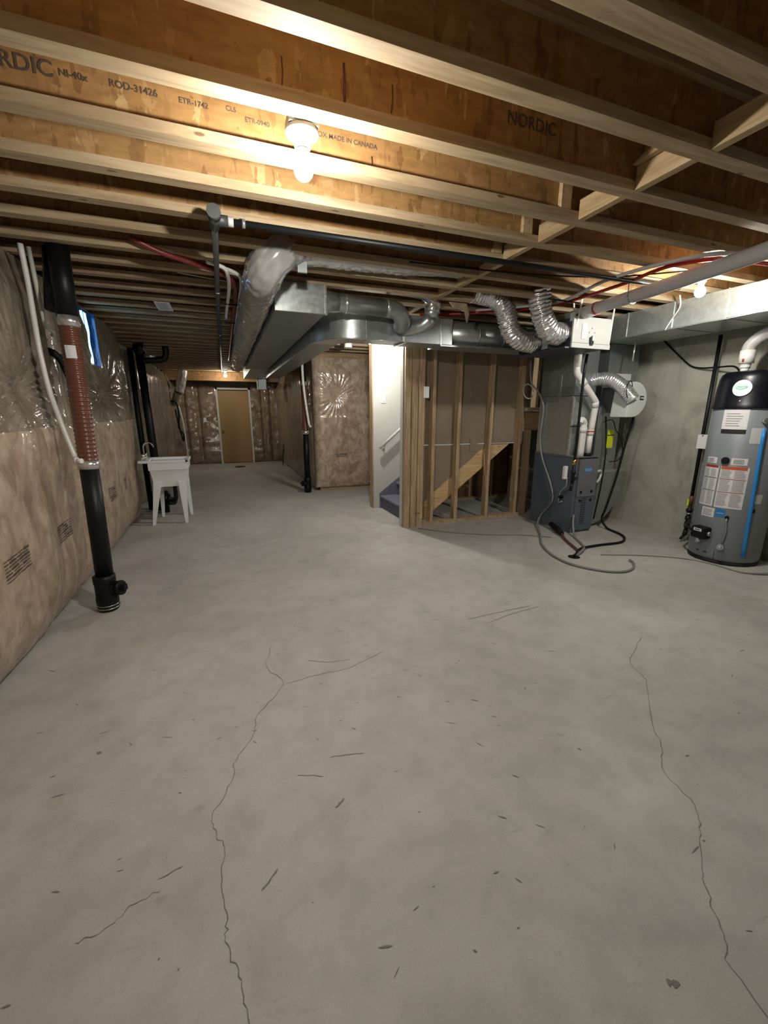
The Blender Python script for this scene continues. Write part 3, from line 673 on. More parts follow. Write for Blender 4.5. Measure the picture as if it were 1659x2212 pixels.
B(3.585, 3.87, 3.62, 4.13, .872, 1.52).build('coil_case', M['galv'], PL, bevel=.003)
B(3.58, 3.88, 3.60, 4.12, 1.524, 2.12).build('upper_case', M['galv_dull'], PL, bevel=.003)
MB().box(3.578, 3.60, 3.60, 3.622, .87, 1.5).build('foil_tape', M['foil'], PL)
MB().box(3.575, 3.885, 3.598, 3.604, 1.19, 1.20).build('seam', M['gasket'], PL)
MB().box(3.577, 3.580, 3.80, 3.84, 1.45, 1.75).build('patch', M['galv'], PL)
MB().prism([(3.72, 3.59, 1.50), (3.87, 3.59, 1.33), (3.87, 3.62, 1.33), (3.72, 3.62, 1.50)], (.012, 0, .012)).build('baffle', M['galv'], PL)
RD = thing('return_drop', 'grey galvanised return duct dropping beside the furnace with rounded bottom boot', 'duct', (4.4, 3.9, 0))
B(4.05, 4.50, 3.62, 4.05, 1.68, 2.08).build('upper_box', M['galv_dull'], RD, bevel=.003)
B(4.07, 4.42, 3.70, 4.05, .68, 1.68).build('drop', M['galv_dull'], RD, bevel=.003)
pr = [(3.91, 3.62, .10)]
pts = [(3.905, 3.60, .66), (4.46, 3.60, .66)]
for i in range(9):
    a = i * (PI / 2) / 8; pts.append((4.0 + .46 * math.cos(a), 3.60, .52 - .50 * math.sin(a)))
pts += [(3.905, 3.60, .02)]
MB().prism(pts, (0, .45, 0)).build('boot', M['galv_dull'], RD, bevel=.003)
B(3.91, 4.48, 3.59, 4.06, .655, .685).build('filter_rack', M['galv'], RD)
B(4.10, 4.40, 3.612, 3.62, 1.70, 1.77).build('access_plate', M['paper'], RD)
# big rectangular duct at right under the joists
RR = thing('rectangular_duct', 'large shiny rectangular duct at the upper right lit by the bulb', 'duct', (4.0, 1.6, 2.07))
MB().box(3.76, 4.36, -.9, 3.55, 2.07, 2.285).build('duct_body', M['galv'], RR, bevel=.003)
for y in (.6, 1.35, 1.60, 1.95, 2.32, 2.75, 3.2): MB().box(3.754, 4.366, y, y + .012, 2.064, 2.287).build('seam', M['galv'], RR)
MB().prism([(3.90, 3.55, 2.085), (4.36, 3.55, 2.085), (4.36, 3.55, 2.285), (3.90, 3.55, 2.285)], (.0, .4, 0.0)).build('transition', M['galv_dull'], RR)
MB().tube([(3.755, -.9 + i * .2, 2.062 + .004 * (i % 2)) for i in range(23)], .006, 6).build('drive_cleat', M['galv_dull'], RR)
for y in (3.02,): MB().tube([(4.02, 3.3, 2.07), (4.0, 3.29, 1.86)], .008, 8).build('drop_rod', M['steel'], RR)
# humidifier with its flex bypass
HU = thing('humidifier', 'white rounded drum humidifier mounted on the grey return duct', 'humidifier', (4.22, 3.4, 1.29))
b = MB(); pts = [(4.02, 3.27, 1.655), (4.07, 3.27, 1.66)]
for i in range(11):
    a = PI / 2 - i * PI / 10; pts.append((4.07 + .19 * math.cos(a), 3.27, 1.478 + .182 * math.sin(a)))
pts += [(3.985, 3.27, 1.296)]
MB().prism(pts, (0, .20, 0)).build('drum_cover', M['humid'], HU, bevel=.006)
B(4.155, 4.205, 3.264, 3.271, 1.475, 1.515).build('badge', M['ink'], HU)
B(4.16, 4.20, 3.262, 3.266, 1.488, 1.502).build('badge_stripe', M['paper'], HU)
B(4.09, 4.2, 3.47, 3.70, 1.34, 1.62).build('mounting_collar', M['galv_dull'], HU)
flex('flexible_duct', [(3.84, 3.66, 1.68), (3.90, 3.56, 1.70), (3.92, 3.44, 1.68), (3.96, 3.33, 1.60), (3.99, 3.27, 1.52), (4.01, 3.23, 1.47)], .070,
     'ribbed foil flexible duct curving into the white humidifier', None, 4.0, pitch=.022, amp=.07, crump=.05)
cr = MB(); pts = [(3.97 + .05 * math.cos(a), 3.36 + .03 * math.sin(a), 1.60 + .085 * math.sin(a)) for a in [i * PI / 12 for i in range(25)]]
tag(cr.tube([(3.95 + .065 * math.cos(a), 3.24 + .02 * math.cos(a), 1.575 + .085 * math.sin(a)) for a in [i * PI / 12 for i in range(25)]], .004, 6).build('wire_loop', M['rubber']), 'black wire loop around the ribbed duct beside the humidifier', 'cable')
# furnace vents
tag(MB().tube([(3.44, 3.46, 2.0), (3.44, 3.46, 1.80)], .036, 16).tube([(3.44, 3.46, 1.80), (3.45, 3.46, 1.74), (3.51, 3.46, 1.68), (3.70, 3.46, 1.50), (3.755, 3.47, 1.45), (3.765, 3.48, 1.38), (3.765, 3.50, 1.12)], .034, 18, smooth_n=3).tube([(3.765, 3.50, 1.14), (3.765, 3.505, .895)], .032, 18).build('vent_pipe', M['pvc']),
    'white plastic vent pipe with two bends rising from the furnace top right', 'pipe')
vp = bpy.data.objects['vent_pipe']
MB().tube([(3.765, 3.50, 1.10), (3.765, 3.50, 1.16)], .038, 18).tube([(3.515, 3.46, 1.675), (3.56, 3.46, 1.633)], .039, 18).tube([(3.75, 3.47, 1.46), (3.765, 3.48, 1.40)], .038, 18).build('coupling', M['pvc'], vp)
MB().tube([(3.765, 3.50, 1.135), (3.765, 3.50, 1.15)], .0388, 18, rf=lambda L, a, i: .0388).build('primer_ring', M['orange'], vp)
MB().tube([(3.765, 3.505, .872), (3.765, 3.505, .905)], .038, 18).build('rubber_boot', M['rubber'], vp)
ip = tag(MB().tube([(3.655, 3.50, .872), (3.66, 3.50, 1.19), (3.655, 3.498, 1.235), (3.62, 3.49, 1.265), (3.585, 3.485, 1.255), (3.572, 3.482, 1.235)], .034, 18, smooth_n=4).build('air_intake_pipe', M['white']),
    'shorter white intake pipe with downturned elbow on the furnace top', 'pipe')
MB().tube([(3.658, 3.50, 1.13), (3.66, 3.50, 1.19)], .038, 18).build('coupling', M['white'], ip)

# ================================================================ PIPES OVERHEAD
G = thing('gas_line', 'dark gas pipe with capped tee under the joists, running across and down the corridor', 'pipe', (.04, 2.45, 2.27))
MB().tube([(.06, 2.43, 2.262), (3.3, 2.40, 2.262)], .016, 14).build('cross_pipe', M['blackiron'], G)
MB().tube([(.037, 2.45, 2.255), (.037, 10.6, 2.255)], .0165, 14).build('corridor_pipe', M['grayiron'], G)
MB().tube([(.037, 2.37, 2.262), (.037, 2.50, 2.258)], .026, 16).tube([(.03, 2.43, 2.262), (.10, 2.43, 2.262)], .025, 16).build('tee', M['grayiron'], G)
MB().cyl((.037, 2.375, 2.262), (.035, 2.33, 2.262), .032, 16).build('cap', M['grayiron'], G)
MB().tube([(.09, 2.43, 2.262), (.125, 2.43, 2.262)], .022, 16).build('thread_tape', M['pvc_grey'], G)
MB().tube([(.165, 2.428, 2.262), (.18, 2.428, 2.262)], .0205, 12).box(.166, .180, 2.424, 2.434, 2.27, 2.292).build('pipe_hook', M['steel'], G)
for y in (3.7, 5.6): MB().tube([(.037, y, 2.255), (.037, y + .012, 2.255)], .0205, 12).build('pipe_hook', M['steel'], G)
G2 = thing('gas_drop', 'black iron gas pipe dropping in front of the ventilator to the furnace', 'pipe', (3.5, 3.35, .7))
MB().tube([(3.36, 3.27, 1.90), (3.375, 3.30, 1.7), (3.44, 3.36, .87), (3.445, 3.365, .84)], .0135, 12).build('riser', M['blackiron'], G2)
MB().tube([(3.445, 3.365, .86), (3.45, 3.37, .80)], .02, 10).build('valve_body', M['brass'], G2)
MB().obox((3.475, 3.36, .845), (.022, 0, .012), (0, .004, 0), (-.003, 0, .008)).build('valve_handle', M['redprint'], G2)
MB().tube([(3.45, 3.37, .81), (3.455, 3.375, .60)], .017, 12).tube([(3.455, 3.375, .74), (3.455, 3.375, .70)], .026, 12).tube([(3.455, 3.375, .64), (3.575, 3.44, .64)], .016, 10).tube([(3.455, 3.375, .60), (3.44, 3.375, .52)], .015, 10).build('tee', M['blackiron'], G2)
B(3.40, 3.44, 3.44, 3.47, .64, .78).build('wire_box', M['white'], G2)
VP = thing('vent_line', 'long grey-white plastic vent pipe slung under the joists at upper right', 'pipe', (2.9, 2.2, 2.2))
MB().tube([(3.05, 3.35, 2.185), (3.0, 3.02, 2.19), (2.915, 2.19, 2.195), (2.82, 1.56, 2.20), (2.72, .8, 2.205), (2.66, .2, 2.21)], .046, 22).build('pipe_run', M['pvc_grey'], VP)
MB().tube([(2.985, 2.86, 2.19), (3.03, 3.12, 2.188)], .051, 22).build('coupling', M['pvc_grey'], VP)
MB().tube([(2.983, 2.845, 2.19), (2.985, 2.86, 2.19)], .0515, 22).build('glue_ring', M['redprint'], VP)
MB().tube([(2.948 + .050 * math.cos(a), 2.50, 2.193 + .050 * math.sin(a)) for a in [PI + i * PI / 10 for i in range(11)]], .006, 6).tube([(2.898, 2.50, 2.193), (2.90, 2.50, 2.292)], .005, 6).build('strap', M['galv_dull'], VP)
MB().tube([(2.80, 1.22, 2.20), (2.80, 1.24, 2.20)], .052, 18).build('strap', M['galv_dull'], VP)
# red and white tubing
def tubing(name, path, r, m, label, group=None, sn=5):
    o = MB().tube(path, r, 10, smooth_n=sn).build(name, M[m]); tag(o, label, 'pipe', group); return o
tubing('water_pipe', [(3.50, 1.845, 2.268), (3.2, 1.86, 2.262), (2.92, 1.90, 2.262), (2.80, 2.06, 2.268), (2.78, 2.2, 2.268), (2.84, 2.55, 2.268), (2.84, 3.1, 2.272), (2.70, 3.38, 2.275), (2.3, 3.75, 2.28), (1.9, 4.0, 2.28)], .0125, 'redpex', 'bright red water pipe under the joists above the ventilator at right')
tubing('water_pipe', [(3.55, 1.79, 2.272), (3.2, 1.80, 2.272), (2.86, 1.86, 2.272), (2.70, 2.12, 2.272), (2.66, 2.5, 2.272), (2.80, 3.03, 2.275), (2.66, 3.3, 2.278), (2.3, 3.62, 2.28)], .0125, 'pvc_grey', 'pale grey water pipe beside the bright red one at upper right')
tubing('water_pipe', [(-.42, 3.02, 2.33), (-.28, 3.06, 2.285), (-.10, 3.15, 2.270), (.06, 3.26, 2.262), (.145, 3.42, 2.250), (.165, 3.8, 2.245), (.165, 5.0, 2.245), (.165, 8.2, 2.25)], .017, 'darkred', 'dark red tubing bundle bending into the corridor beside the silver wrapped duct')
tubing('water_pipe', [(-.02, 3.09, 2.268), (.075, 3.14, 2.262), (.10, 3.20, 2.245), (.115, 3.5, 2.235), (.105, 4.2, 2.235), (.10, 4.6, 2.24)], .0125, 'white', 'white bent pipe left of the dark red tubing below the joists')
tubing('water_pipe', [(.08, 3.2, 2.275), (.16, 3.27, 2.27), (.195, 3.36, 2.25), (.197, 3.9, 2.235), (.197, 5.4, 2.235)], .0125, 'white', 'white pipe right of the dark red tubing, hugging the silver wrapped duct')
for a, b_ in ((.085, 3.14), (.165, 3.30)): pass
tag(MB().tube([(.09, 3.95, 2.222), (.15, 3.95, 2.222), (.215, 3.96, 2.222)], .005, 6).tube([(.09, 4.75, 2.225), (.21, 4.75, 2.225)], .005, 6).build('tube_clamp', M['rubber']), 'black clamps crossing the red and white tubing near the silver duct', 'clamp')
tag(MB().tube([(2.6, 3.0, 2.262), (2.93, 3.0, 2.258)], .006, 6).build('tube_clamp', M['rubber']), 'black clamp across the red and grey pipes above the ventilator', 'clamp')
tag(MB().tube([(1.2, 2.70, 2.289), (2.0, 2.62, 2.284), (2.6, 2.45, 2.278), (3.0, 2.2, 2.284), (3.2, 2.05, 2.289)], .005, 6, smooth_n=5).build('cable', M['rubber']), 'thin dark cable stapled below the joists left of the side bulb', 'cable')
tag(MB().tube([(-.22, 3.45, 2.287), (.1, 3.52, 2.282), (.5, 3.62, 2.287)], .004, 6, smooth_n=5).build('cable', M['pvc_grey']), 'thin pale cable crossing the corridor joists near the bent white pipe', 'cable')
# paper label stapled to the joists
pp = tag(B(-.49, -.365, 4.38, 4.70, 2.284, 2.289).build('paper_sheet', M['paper']), 'white paper sheet stapled to the corridor joists', 'paper')
b = MB()
for i in range(9): b.box(-.475, -.385 - .01 * (i % 3), 4.40 + i * .03, 4.41 + i * .03, 2.2828, 2.284)
b.build('printed_text', M['paperlines'], pp)
# torn batt scrap hanging by the elbow
tag(MB().prism([(1.93, 3.46, 2.285), (2.10, 3.46, 2.285), (2.13, 3.46, 2.20), (2.115, 3.46, 2.13), (2.09, 3.46, 2.22), (1.97, 3.46, 2.25)], (.0, .02, 0)).build('insulation_scrap', M['batt']), 'torn brown insulation scrap hanging beside the galvanised elbow', 'insulation')

# ================================================================ LEFT WALL STACKS
def stack(x, y, zc, ztop, r, label, lean=(0, 0), brown_top=1.86, parts=True, cleanout=(1, -.35)):
    t_ = thing('drain_stack', label, 'pipe', (x, y, 0))
    X = lambda z: (x + lean[0] * z / 2.29, y + lean[1] * z / 2.29, z)
    MB().tube([X(.20), X(zc)], r, 24).build('lower_pipe', M['black'], t_)
    MB().lathe((x, y, 0), [(r * 1.05, 0), (r * 1.22, .012), (r * 1.16, .05), (r * 1.28, .055), (r * 1.28, .10), (r * 1.2, .11), (r * 1.2, .20), (r * 1.26, .205), (r * 1.26, .255), (r, .26)], 24).build('base_fitting', M['black'], t_)
    c = Vector((cleanout[0], cleanout[1], .0)).normalized(); p = Vector((x, y, .15))
    MB().tube([p, p + c * (r * 1.9) + Vector((0, 0, .012))], r * .78, 20).tube([p + c * (r * 1.5) + Vector((0, 0, .01)), p + c * (r * 2.1) + Vector((0, 0, .014))], r * .95, 20).build('cleanout', M['black'], t_)
    q = p + c * (r * 2.1) + Vector((0, 0, .014)); MB().obox(q + c * .012, c * .014, Vector((-c.y, c.x, 0)) * .02, (0, 0, .02)).build('cleanout_plug', M['rubber'], t_, bevel=.003)
    MB().tube([X(zc - .04), X(zc + .015)], r * 1.12, 24).build('clamp', M['steel'], t_)
    def rf(L, a, i): return r * 1.0 * (1 + .055 * math.sin(2 * PI * L / .0265))
    MB().tube(dense([X(zc + .012), X((zc + brown_top) / 2), X(brown_top)], .0044), r, 28, rf=rf).build('corrugated_sleeve', M['brown'], t_)
    MB().tube([X(brown_top - .01), X(brown_top + .05)], r * 1.10, 28, rf=None).build('clamp', M['steel'], t_)
    MB().tube([X(brown_top + .04), X(ztop)], r * 1.02, 24).build('upper_pipe', M['black'], t_)
    return t_
sk = stack(-.868, 3.165, 1.03, 2.30, .054, 'near black drain stack with brown corrugated sleeve standing by the left wall', lean=(.045, .03))
MB().tube([(-.905, 3.24, 1.95), (-.88, 3.30, 2.30)], .05, 20).build('rear_pipe', M['black'], sk)
MB().lathe((-.835, 3.187, 1.665), [(.0605, 0), (.0605, .075)], 16, a0=-1.95, a1=-1.0).build('label', M['paper'], sk)
for i in range(5): MB().lathe((-.868, 3.165, .02 + i * .011), [(.066, 0), (.069, .003), (.066, .006)], 20).build('foil_wrap', M['gasket'] if i % 2 else M['steel'], sk)
stack(1.255, 7.0, 1.03, 2.18, .05, 'far black drain stack with brown sleeve standing at the corridor corner', brown_top=1.78, cleanout=(-1, -.4))
s3 = thing('waste_pipe', 'pair of black waste pipes behind the laundry tub with overhead trap', 'pipe', (-.97, 6.45, 0))
MB().tube([(-.93, 6.42, .0), (-.95, 6.45, 1.2), (-.97, 6.5, 2.16)], .05, 20).build('main_pipe', M['black'], s3)
MB().tube([(-1.07, 6.5, .0), (-1.08, 6.5, 1.2), (-1.08, 6.55, 2.16)], .036, 16).build('side_pipe', M['black'], s3)
MB().tube([(-.97, 6.5, 2.0), (-.83, 6.5, 2.02), (-.72, 6.5, 2.03), (-.66, 6.5, 2.08), (-.655, 6.5, 2.20)], .042, 18, smooth_n=4).build('trap', M['black'], s3)
MB().tube([(-.95, 6.5, 2.08), (-.97, 6.5, 2.22)], .062, 18).tube([(-1.02, 6.5, 2.16), (-.90, 6.48, 2.16)], .055, 18).build('tee', M['black'], s3)
MB().tube([(-.90, 6.46, 2.06), (-.78, 6.46, 2.07)], .02, 12).build('pale_coupling', M['steel'], s3)
MB().tube([(-.78, 6.2, .16), (-.74, 6.15, .17)], .055, 18).tube([(-.86, 6.25, .0), (-.86, 6.25, .30)], .05, 18).tube([(-.86, 6.25, .16), (-.76, 6.2, .16)], .042, 16).build('cleanout', M['black'], s3)
# white conduits on the left wall
tag(MB().tube([(-1.0, 3.31, 2.30), (-.99, 3.29, 2.13), (-.985, 3.30, 1.90), (-.985, 3.31, 1.865)], .0125, 10).tube([(-.985, 3.31, 1.87), (-.985, 3.35, 1.858), (-.99, 3.44, 1.853), (-1.03, 3.56, 1.85)], .0125, 10, smooth_n=3).build('conduit', M['pvc_old']),
    'cream pipe bending into the left wall high beside the near stack', 'pipe')
c2 = tag(MB().tube([(-1.0, 3.19, 2.28), (-1.0, 3.20, 2.08), (-1.0, 3.19, 1.88), (-.995, 3.17, 1.70), (-.985, 3.17, 1.49), (-.955, 3.17, 1.29), (-.90, 3.13, 1.06)], .0145, 12, smooth_n=5).build('conduit', M['pvc']),
    'white flexible pipe curving down to the silver clamp of the near stack', 'pipe')
MB().tube([(-.90, 3.13, 1.065), (-.885, 3.11, 1.045)], .018, 10).tube([(-.885, 3.11, 1.05), (-.86, 3.10, 1.05)], .016, 10).build('elbow_fitting', M['white'], c2)
tag(MB().tube([(1.245, 6.96, 2.2), (1.235, 6.93, 1.95), (1.245, 6.92, 1.7), (1.27, 6.90, 1.4), (1.30, 6.88, 1.13)], .02, 12, smooth_n=5).tube([(1.30, 6.88, 1.13), (1.325, 6.88, 1.11)], .022, 10).build('conduit', M['pvc']),
    'white flexible pipe curving down in front of the far drain stack', 'pipe')
tag(MB().tube([(-1.10, 3.58, 1.76), (-1.03, 3.60, 1.72), (-1.015, 3.66, 1.60), (-1.02, 3.72, 1.50)], .018, 8, smooth_n=3, rf=lambda L, a, i: .022 * (1.2 - L * 2)).build('cable_end', M['rubber']), 'black cable tail poking from the film behind the near stack', 'cable')

# ================================================================ LAUNDRY TUB
T = thing('laundry_tub', 'white plastic laundry tub on four splayed legs beside the left wall', 'sink', (-.72, 5.78, 0))
def tubmesh():
    b = MB(); x0, x1, y0, y1 = -.895, -.475, 5.56, 6.0
    tp = [(x0, y0), (x1, y0), (x1, y1), (x0, y1)]; s = .035
    for (za, zb, ia, ib) in ((.46, .755, s, 0),):
        A = [b.bm.verts.new((x + (ia if x == x0 else -ia), y + (ia if y == y0 else -ia), za)) for x, y in tp]
        Bv = [b.bm.verts.new((x, y, zb)) for x, y in tp]
        for k in range(4): b.bm.faces.new((A[k], A[(k + 1) % 4], Bv[(k + 1) % 4], Bv[k]))
        b.bm.faces.new(A)
        t_ = .03
        C = [b.bm.verts.new((x + (t_ if x == x0 else -t_), y + (t_ if y == y0 else -t_), zb)) for x, y in tp]
        D = [b.bm.verts.new((x + (t_ + s if x == x0 else -t_ - s), y + (t_ + s if y == y0 else -t_ - s), za + .03)) for x, y in tp]
        for k in range(4):
            b.bm.faces.new((Bv[k], Bv[(k + 1) % 4], C[(k + 1) % 4], C[k])); b.bm.faces.new((C[k], C[(k + 1) % 4], D[(k + 1) % 4], D[k]))
        b.bm.faces.new(D)
    return b
tubmesh().build('basin', M['tub'], T)
MB().box(-.995, -.905, 5.545, 6.015, .755, .785).box(-.905, -.455, 5.545, 5.585, .755, .785).box(-.905, -.455, 5.975, 6.015, .755, .785).box(-.492, -.455, 5.545, 6.015, .755, .785).build('rim', M['tub'], T, bevel=.006)
MB().box(-.898, -.472, 5.552, 6.004, .665, .757).build('apron', M['tub'], T, bevel=.005)
bpy.data.objects['apron'].data.transform(Matrix.Identity(4))
def leg(x0, x1, xb0, xb1, y, yb):
    b = MB(); t_ = .035
    top = [(x0, y), (x1, y), (x1, y + t_), (x0, y + t_)]; bot = [(xb0, yb), (xb1, yb), (xb1, yb + t_ * .8), (xb0, yb + t_ * .8)]
    A = [b.bm.verts.new((p[0], p[1], .52)) for p in top]; C = [b.bm.verts.new((p[0], p[1], 0)) for p in bot]
    for k in range(4): b.bm.faces.new((C[k], C[(k + 1) % 4], A[(k + 1) % 4], A[k]))
    b.bm.faces.new(A); b.bm.faces.new(C); return b
leg(-.865, -.775, -.925, -.893, 5.575, 5.53).build('leg', M['tub'], T)
leg(-.595, -.500, -.560, -.528, 5.575, 5.53).build('leg', M['tub'], T)
leg(-.865, -.80, -.875, -.845, 5.95, 5.98).build('leg', M['tub'], T)
leg(-.57, -.500, -.53, -.498, 5.95, 5.98).build('leg', M['tub'], T)
F = thing('faucet', 'chrome gooseneck faucet on the back edge of the laundry tub', 'faucet', (-.95, 5.78, .785))
B(-.98, -.925, 5.69, 5.87, .785, .80).build('deck_plate', M['chrome'], F, bevel=.004)
for y in (5.71, 5.85): MB().lathe((-.952, y, .80), [(.018, 0), (.022, .015), (.024, .04), (.014, .055)], 12).build('handle', M['chrome'], F)
MB().tube([(-.952, 5.78, .80), (-.952, 5.78, .93), (-.93, 5.78, .975), (-.88, 5.78, .985), (-.85, 5.78, .955), (-.845, 5.78, .93)], .009, 10, smooth_n=5).build('spout', M['chrome'], F)
tag(MB().tube([(-.96, 5.62, .80), (-.93, 5.66, .815), (-.90, 5.66, .80), (-.92, 5.62, .793)], .016, 8, smooth_n=4).build('plastic_bag', M['clear']), 'small crumpled clear bag beside the faucet on the laundry tub', 'bag')
tag(MB().tube([(-.66, 5.78, .46), (-.66, 5.78, .30), (-.68, 5.80, .24), (-.74, 5.85, .24), (-.76, 5.9, .30), (-.80, 6.2, .28)], .024, 12, smooth_n=4).build('tub_drain_pipe', M['black']), 'black drain trap below the laundry tub basin', 'pipe')

# far corridor bits
FD = thing('hanging_duct', 'silver wrapped duct dropping in front of the far beam at left', 'duct', (-.85, 10.8, 1.8))
MB().tube(dense([(-.78, 10.8, 2.28), (-.82, 10.8, 2.1), (-.88, 10.8, 1.9), (-.92, 10.8, 1.78)], .015), .1, 24, rf=lambda L, a, i: .10 * (1 + .18 * noise.noise(Vector((math.cos(a) * 2, math.sin(a) * 2, L * 9))))).build('wrap', M['wrap'], FD)
MB().tube(dense([(-.93, 10.82, 1.78), (-1.0, 10.85, 1.62), (-1.02, 10.9, 1.5)], .02), .09, 20, rf=lambda L, a, i: .09 * (1 - L * .4)).build('lower_sleeve', M['batt_up'], FD)
tag(MB().tube([(-1.16, 10.75, 1.6), (-.99, 10.7, 1.55), (-.95, 10.6, 1.3), (-.98, 10.6, 1.0), (-.90, 10.6, .85), (-.92, 10.6, .7), (-.98, 10.6, 1.1), (-1.02, 10.7, 1.4)], .018, 8, smooth_n=4).build('cable_bundle', M['rubber']), 'black cable bundle hanging on the far left corridor wall', 'cable')
tag(MB().tube([(-.97, 10.9, 1.5), (-.92, 10.9, 1.2), (-.90, 10.9, .9), (-.88, 10.9, .2)], .022, 8, smooth_n=4).build('conduit', M['pvc']), 'white conduit on the far left corridor wall below the hanging duct', 'pipe')
sb = thing('duct_boot', 'small galvanised duct boot under the far end of the trunk near the door', 'duct', (1.0, 10.5, 1.83))
B(.78, .98, 10.20, 10.38, 1.85, 2.084).build('boot_body', M['galv_dull'], sb, bevel=.005)
MB().tube([(.96, 10.3, 1.94), (1.14, 10.3, 1.92)], .05, 16).build('boot_outlet', M['galv'], sb)
fd = thing('floor_drain', 'dark floor drain plate in the corridor floor before the tan door', 'drain', (.28, 11.0, 0))
MB().lathe((.28, 11.0, 0), [(.13, 0), (.13, .006), (.0, .006)], 24).build('drain_plate', M['ink'], fd)

# ================================================================ FURNACE AREA HOSES
P_ = thing('floor_sump_drain', 'open floor drain where the hoses end in front of furnace', 'drain', (3.02, 2.83, 0))
MB().lathe((3.02, 2.83, 0), [(.05, 0), (.055, .004), (.04, .005), (.035, .001), (.0, .001)], 20).build('drain_ring', M['rubber'], P_)
tag(MB().tube([(3.46, 4.20, 1.95), (3.47, 4.18, 1.70), (3.52, 4.10, 1.58), (3.565, 4.04, 1.40), (3.56, 4.05, 1.05), (3.565, 3.98, .80), (3.56, 3.80, .52), (3.55, 3.74, .33), (3.52, 3.86, .14), (3.42, 3.80, .05), (3.20, 3.50, .012), (2.98, 3.22, .012), (2.85, 2.94, .012), (2.825, 2.68, .012), (2.93, 2.48, .012), (3.08, 2.375, .012), (3.24, 2.39, .012), (3.38, 2.49, .012), (3.40, 2.55, .02)], .0105, 10, smooth_n=8).build('condensate_tube', M['greytube']),
    'long grey clear tube looping from the plenum down the furnace onto the floor', 'hose')
tag(MB().tube([(3.50 + .075 * math.cos(a) - .06, 4.18 + .02 * math.sin(a), 1.59 + .085 * math.sin(a)) for a in [i * PI / 10 for i in range(19)]], .0075, 8).build('tube_coil', M['clear']), 'coiled clear tube hanging left of the furnace plenum', 'hose')
tag(MB().tube([(3.42, 3.42, .66), (3.46, 3.46, .56), (3.53, 3.60, .47), (3.57, 3.66, .36), (3.55, 3.64, .33), (3.52, 3.56, .36)], .006, 8, smooth_n=6).build('gas_wire', M['clear']), 'thin pale wire curving along the furnace side from the valve', 'cable')
tag(MB().cyl((3.583, 3.63, .395), (3.55, 3.63, .395), .02, 12).cyl((3.55, 3.63, .395), (3.53, 3.62, .397), .012, 10).build('drain_fitting', M['rubber']), 'black fitting plugged into the furnace side', 'fitting')
pm = thing('hose_trap', 'black drain trap lying on the floor at the foot of the furnace', 'pump', (3.5, 3.5, 0))
MB().tube([(3.53, 3.70, .055), (3.46, 3.52, .045), (3.41, 3.40, .035)], .034, 14, rf=lambda L, a, i: (.030, .036, .026)[i]).build('trap_body', M['rubber'], pm)
MB().tube([(3.535, 3.71, .055), (3.55, 3.74, .07)], .014, 10).build('clamp', M['steel'], pm)
tag(MB().tube([(3.41, 3.40, .032), (3.34, 3.28, .014), (3.24, 3.08, .014), (3.18, 2.95, .014), (3.10, 2.86, .018), (3.03, 2.84, .01)], .0135, 10, smooth_n=5).build('drain_hose', M['redhose']), 'brown drain hose from the trap to the floor drain', 'hose')
tag(MB().tube([(3.60, 3.445, .22), (3.56, 3.40, .12), (3.50, 3.30, .016), (3.40, 3.12, .012), (3.32, 3.0, .012), (3.20, 2.90, .03), (3.05, 2.83, .01)], .012, 10, smooth_n=5).build('drain_hose', M['greytube']), 'grey hose from the furnace front corner to the floor drain', 'hose')
tag(MB().tube([(4.24, 3.38, 1.29), (4.22, 3.42, 1.0), (4.18, 3.45, .6), (4.12, 3.48, .25), (4.10, 3.50, .12), (4.12, 3.45, .03), (4.10, 3.36, .014), (4.06, 3.20, .014), (3.98, 3.08, .014), (3.80, 2.98, .014), (3.5, 2.99, .014), (3.24, 2.96, .018), (3.08, 2.86, .02), (3.02, 2.83, .01)], .0125, 10, smooth_n=7).build('humidifier_hose', M['rubber']), 'black hose hanging from the humidifier and snaking to the floor drain', 'hose')
tag(MB().tube([(4.10, 3.62, 1.30), (4.12, 3.58, .9), (4.10, 3.57, .5), (4.06, 3.58, .1)], .008, 8, smooth_n=5).build('cable', M['rubber']), 'thin black cable dropping on the return duct left of the humidifier hose', 'cable')
tag(MB().tube([(4.05, 3.60, 1.24), (4.14, 3.56, 1.26), (4.2, 3.55, 1.15), (4.30, 3.55, 1.05), (4.36, 3.56, .90), (4.33, 3.57, .80), (4.2, 3.58, .78)], .005, 8, smooth_n=5).build('wire_loop', M['rubber']), 'loose black wire loop below the yellow tag on the return duct', 'cable')
yt = tag(B(4.115, 4.205, 3.575, 3.58, .945, 1.15).build('warning_tag', M['yellow']), 'bright yellow-green warning tag on the return duct by the furnace', 'tag')
MB().box(4.114, 4.206, 3.571, 3.576, 1.085, 1.093).build('tie', M['rubber'], yt)
tag(MB().tube([(3.91, 3.50, .68), (3.96, 3.48, .70), (4.0, 3.50, .66), (3.97, 3.49, .60), (3.93, 3.49, .56)], .014, 8, smooth_n=4).build('drain_elbow', M['clear']), 'pale curved drain tube between furnace and return boot', 'hose')
tag(MB().tube([(3.27, 3.4, .006), (3.0, 3.6, .006), (2.7, 3.72, .006), (2.35, 3.95, .006), (2.05, 4.25, .006)], .005, 6, smooth_n=5).build('cable', M['greytube']), 'thin grey cable lying on the floor in front of the open partition', 'cable')
tag(MB().tube([(3.3, 2.78, .005), (3.7, 2.6, .005), (4.0, 2.35, .005), (4.05, 2.02, .006)], .005, 6, smooth_n=5).build('cable', M['greytube']), 'thin grey cable lying on the floor toward the water heater', 'cable')
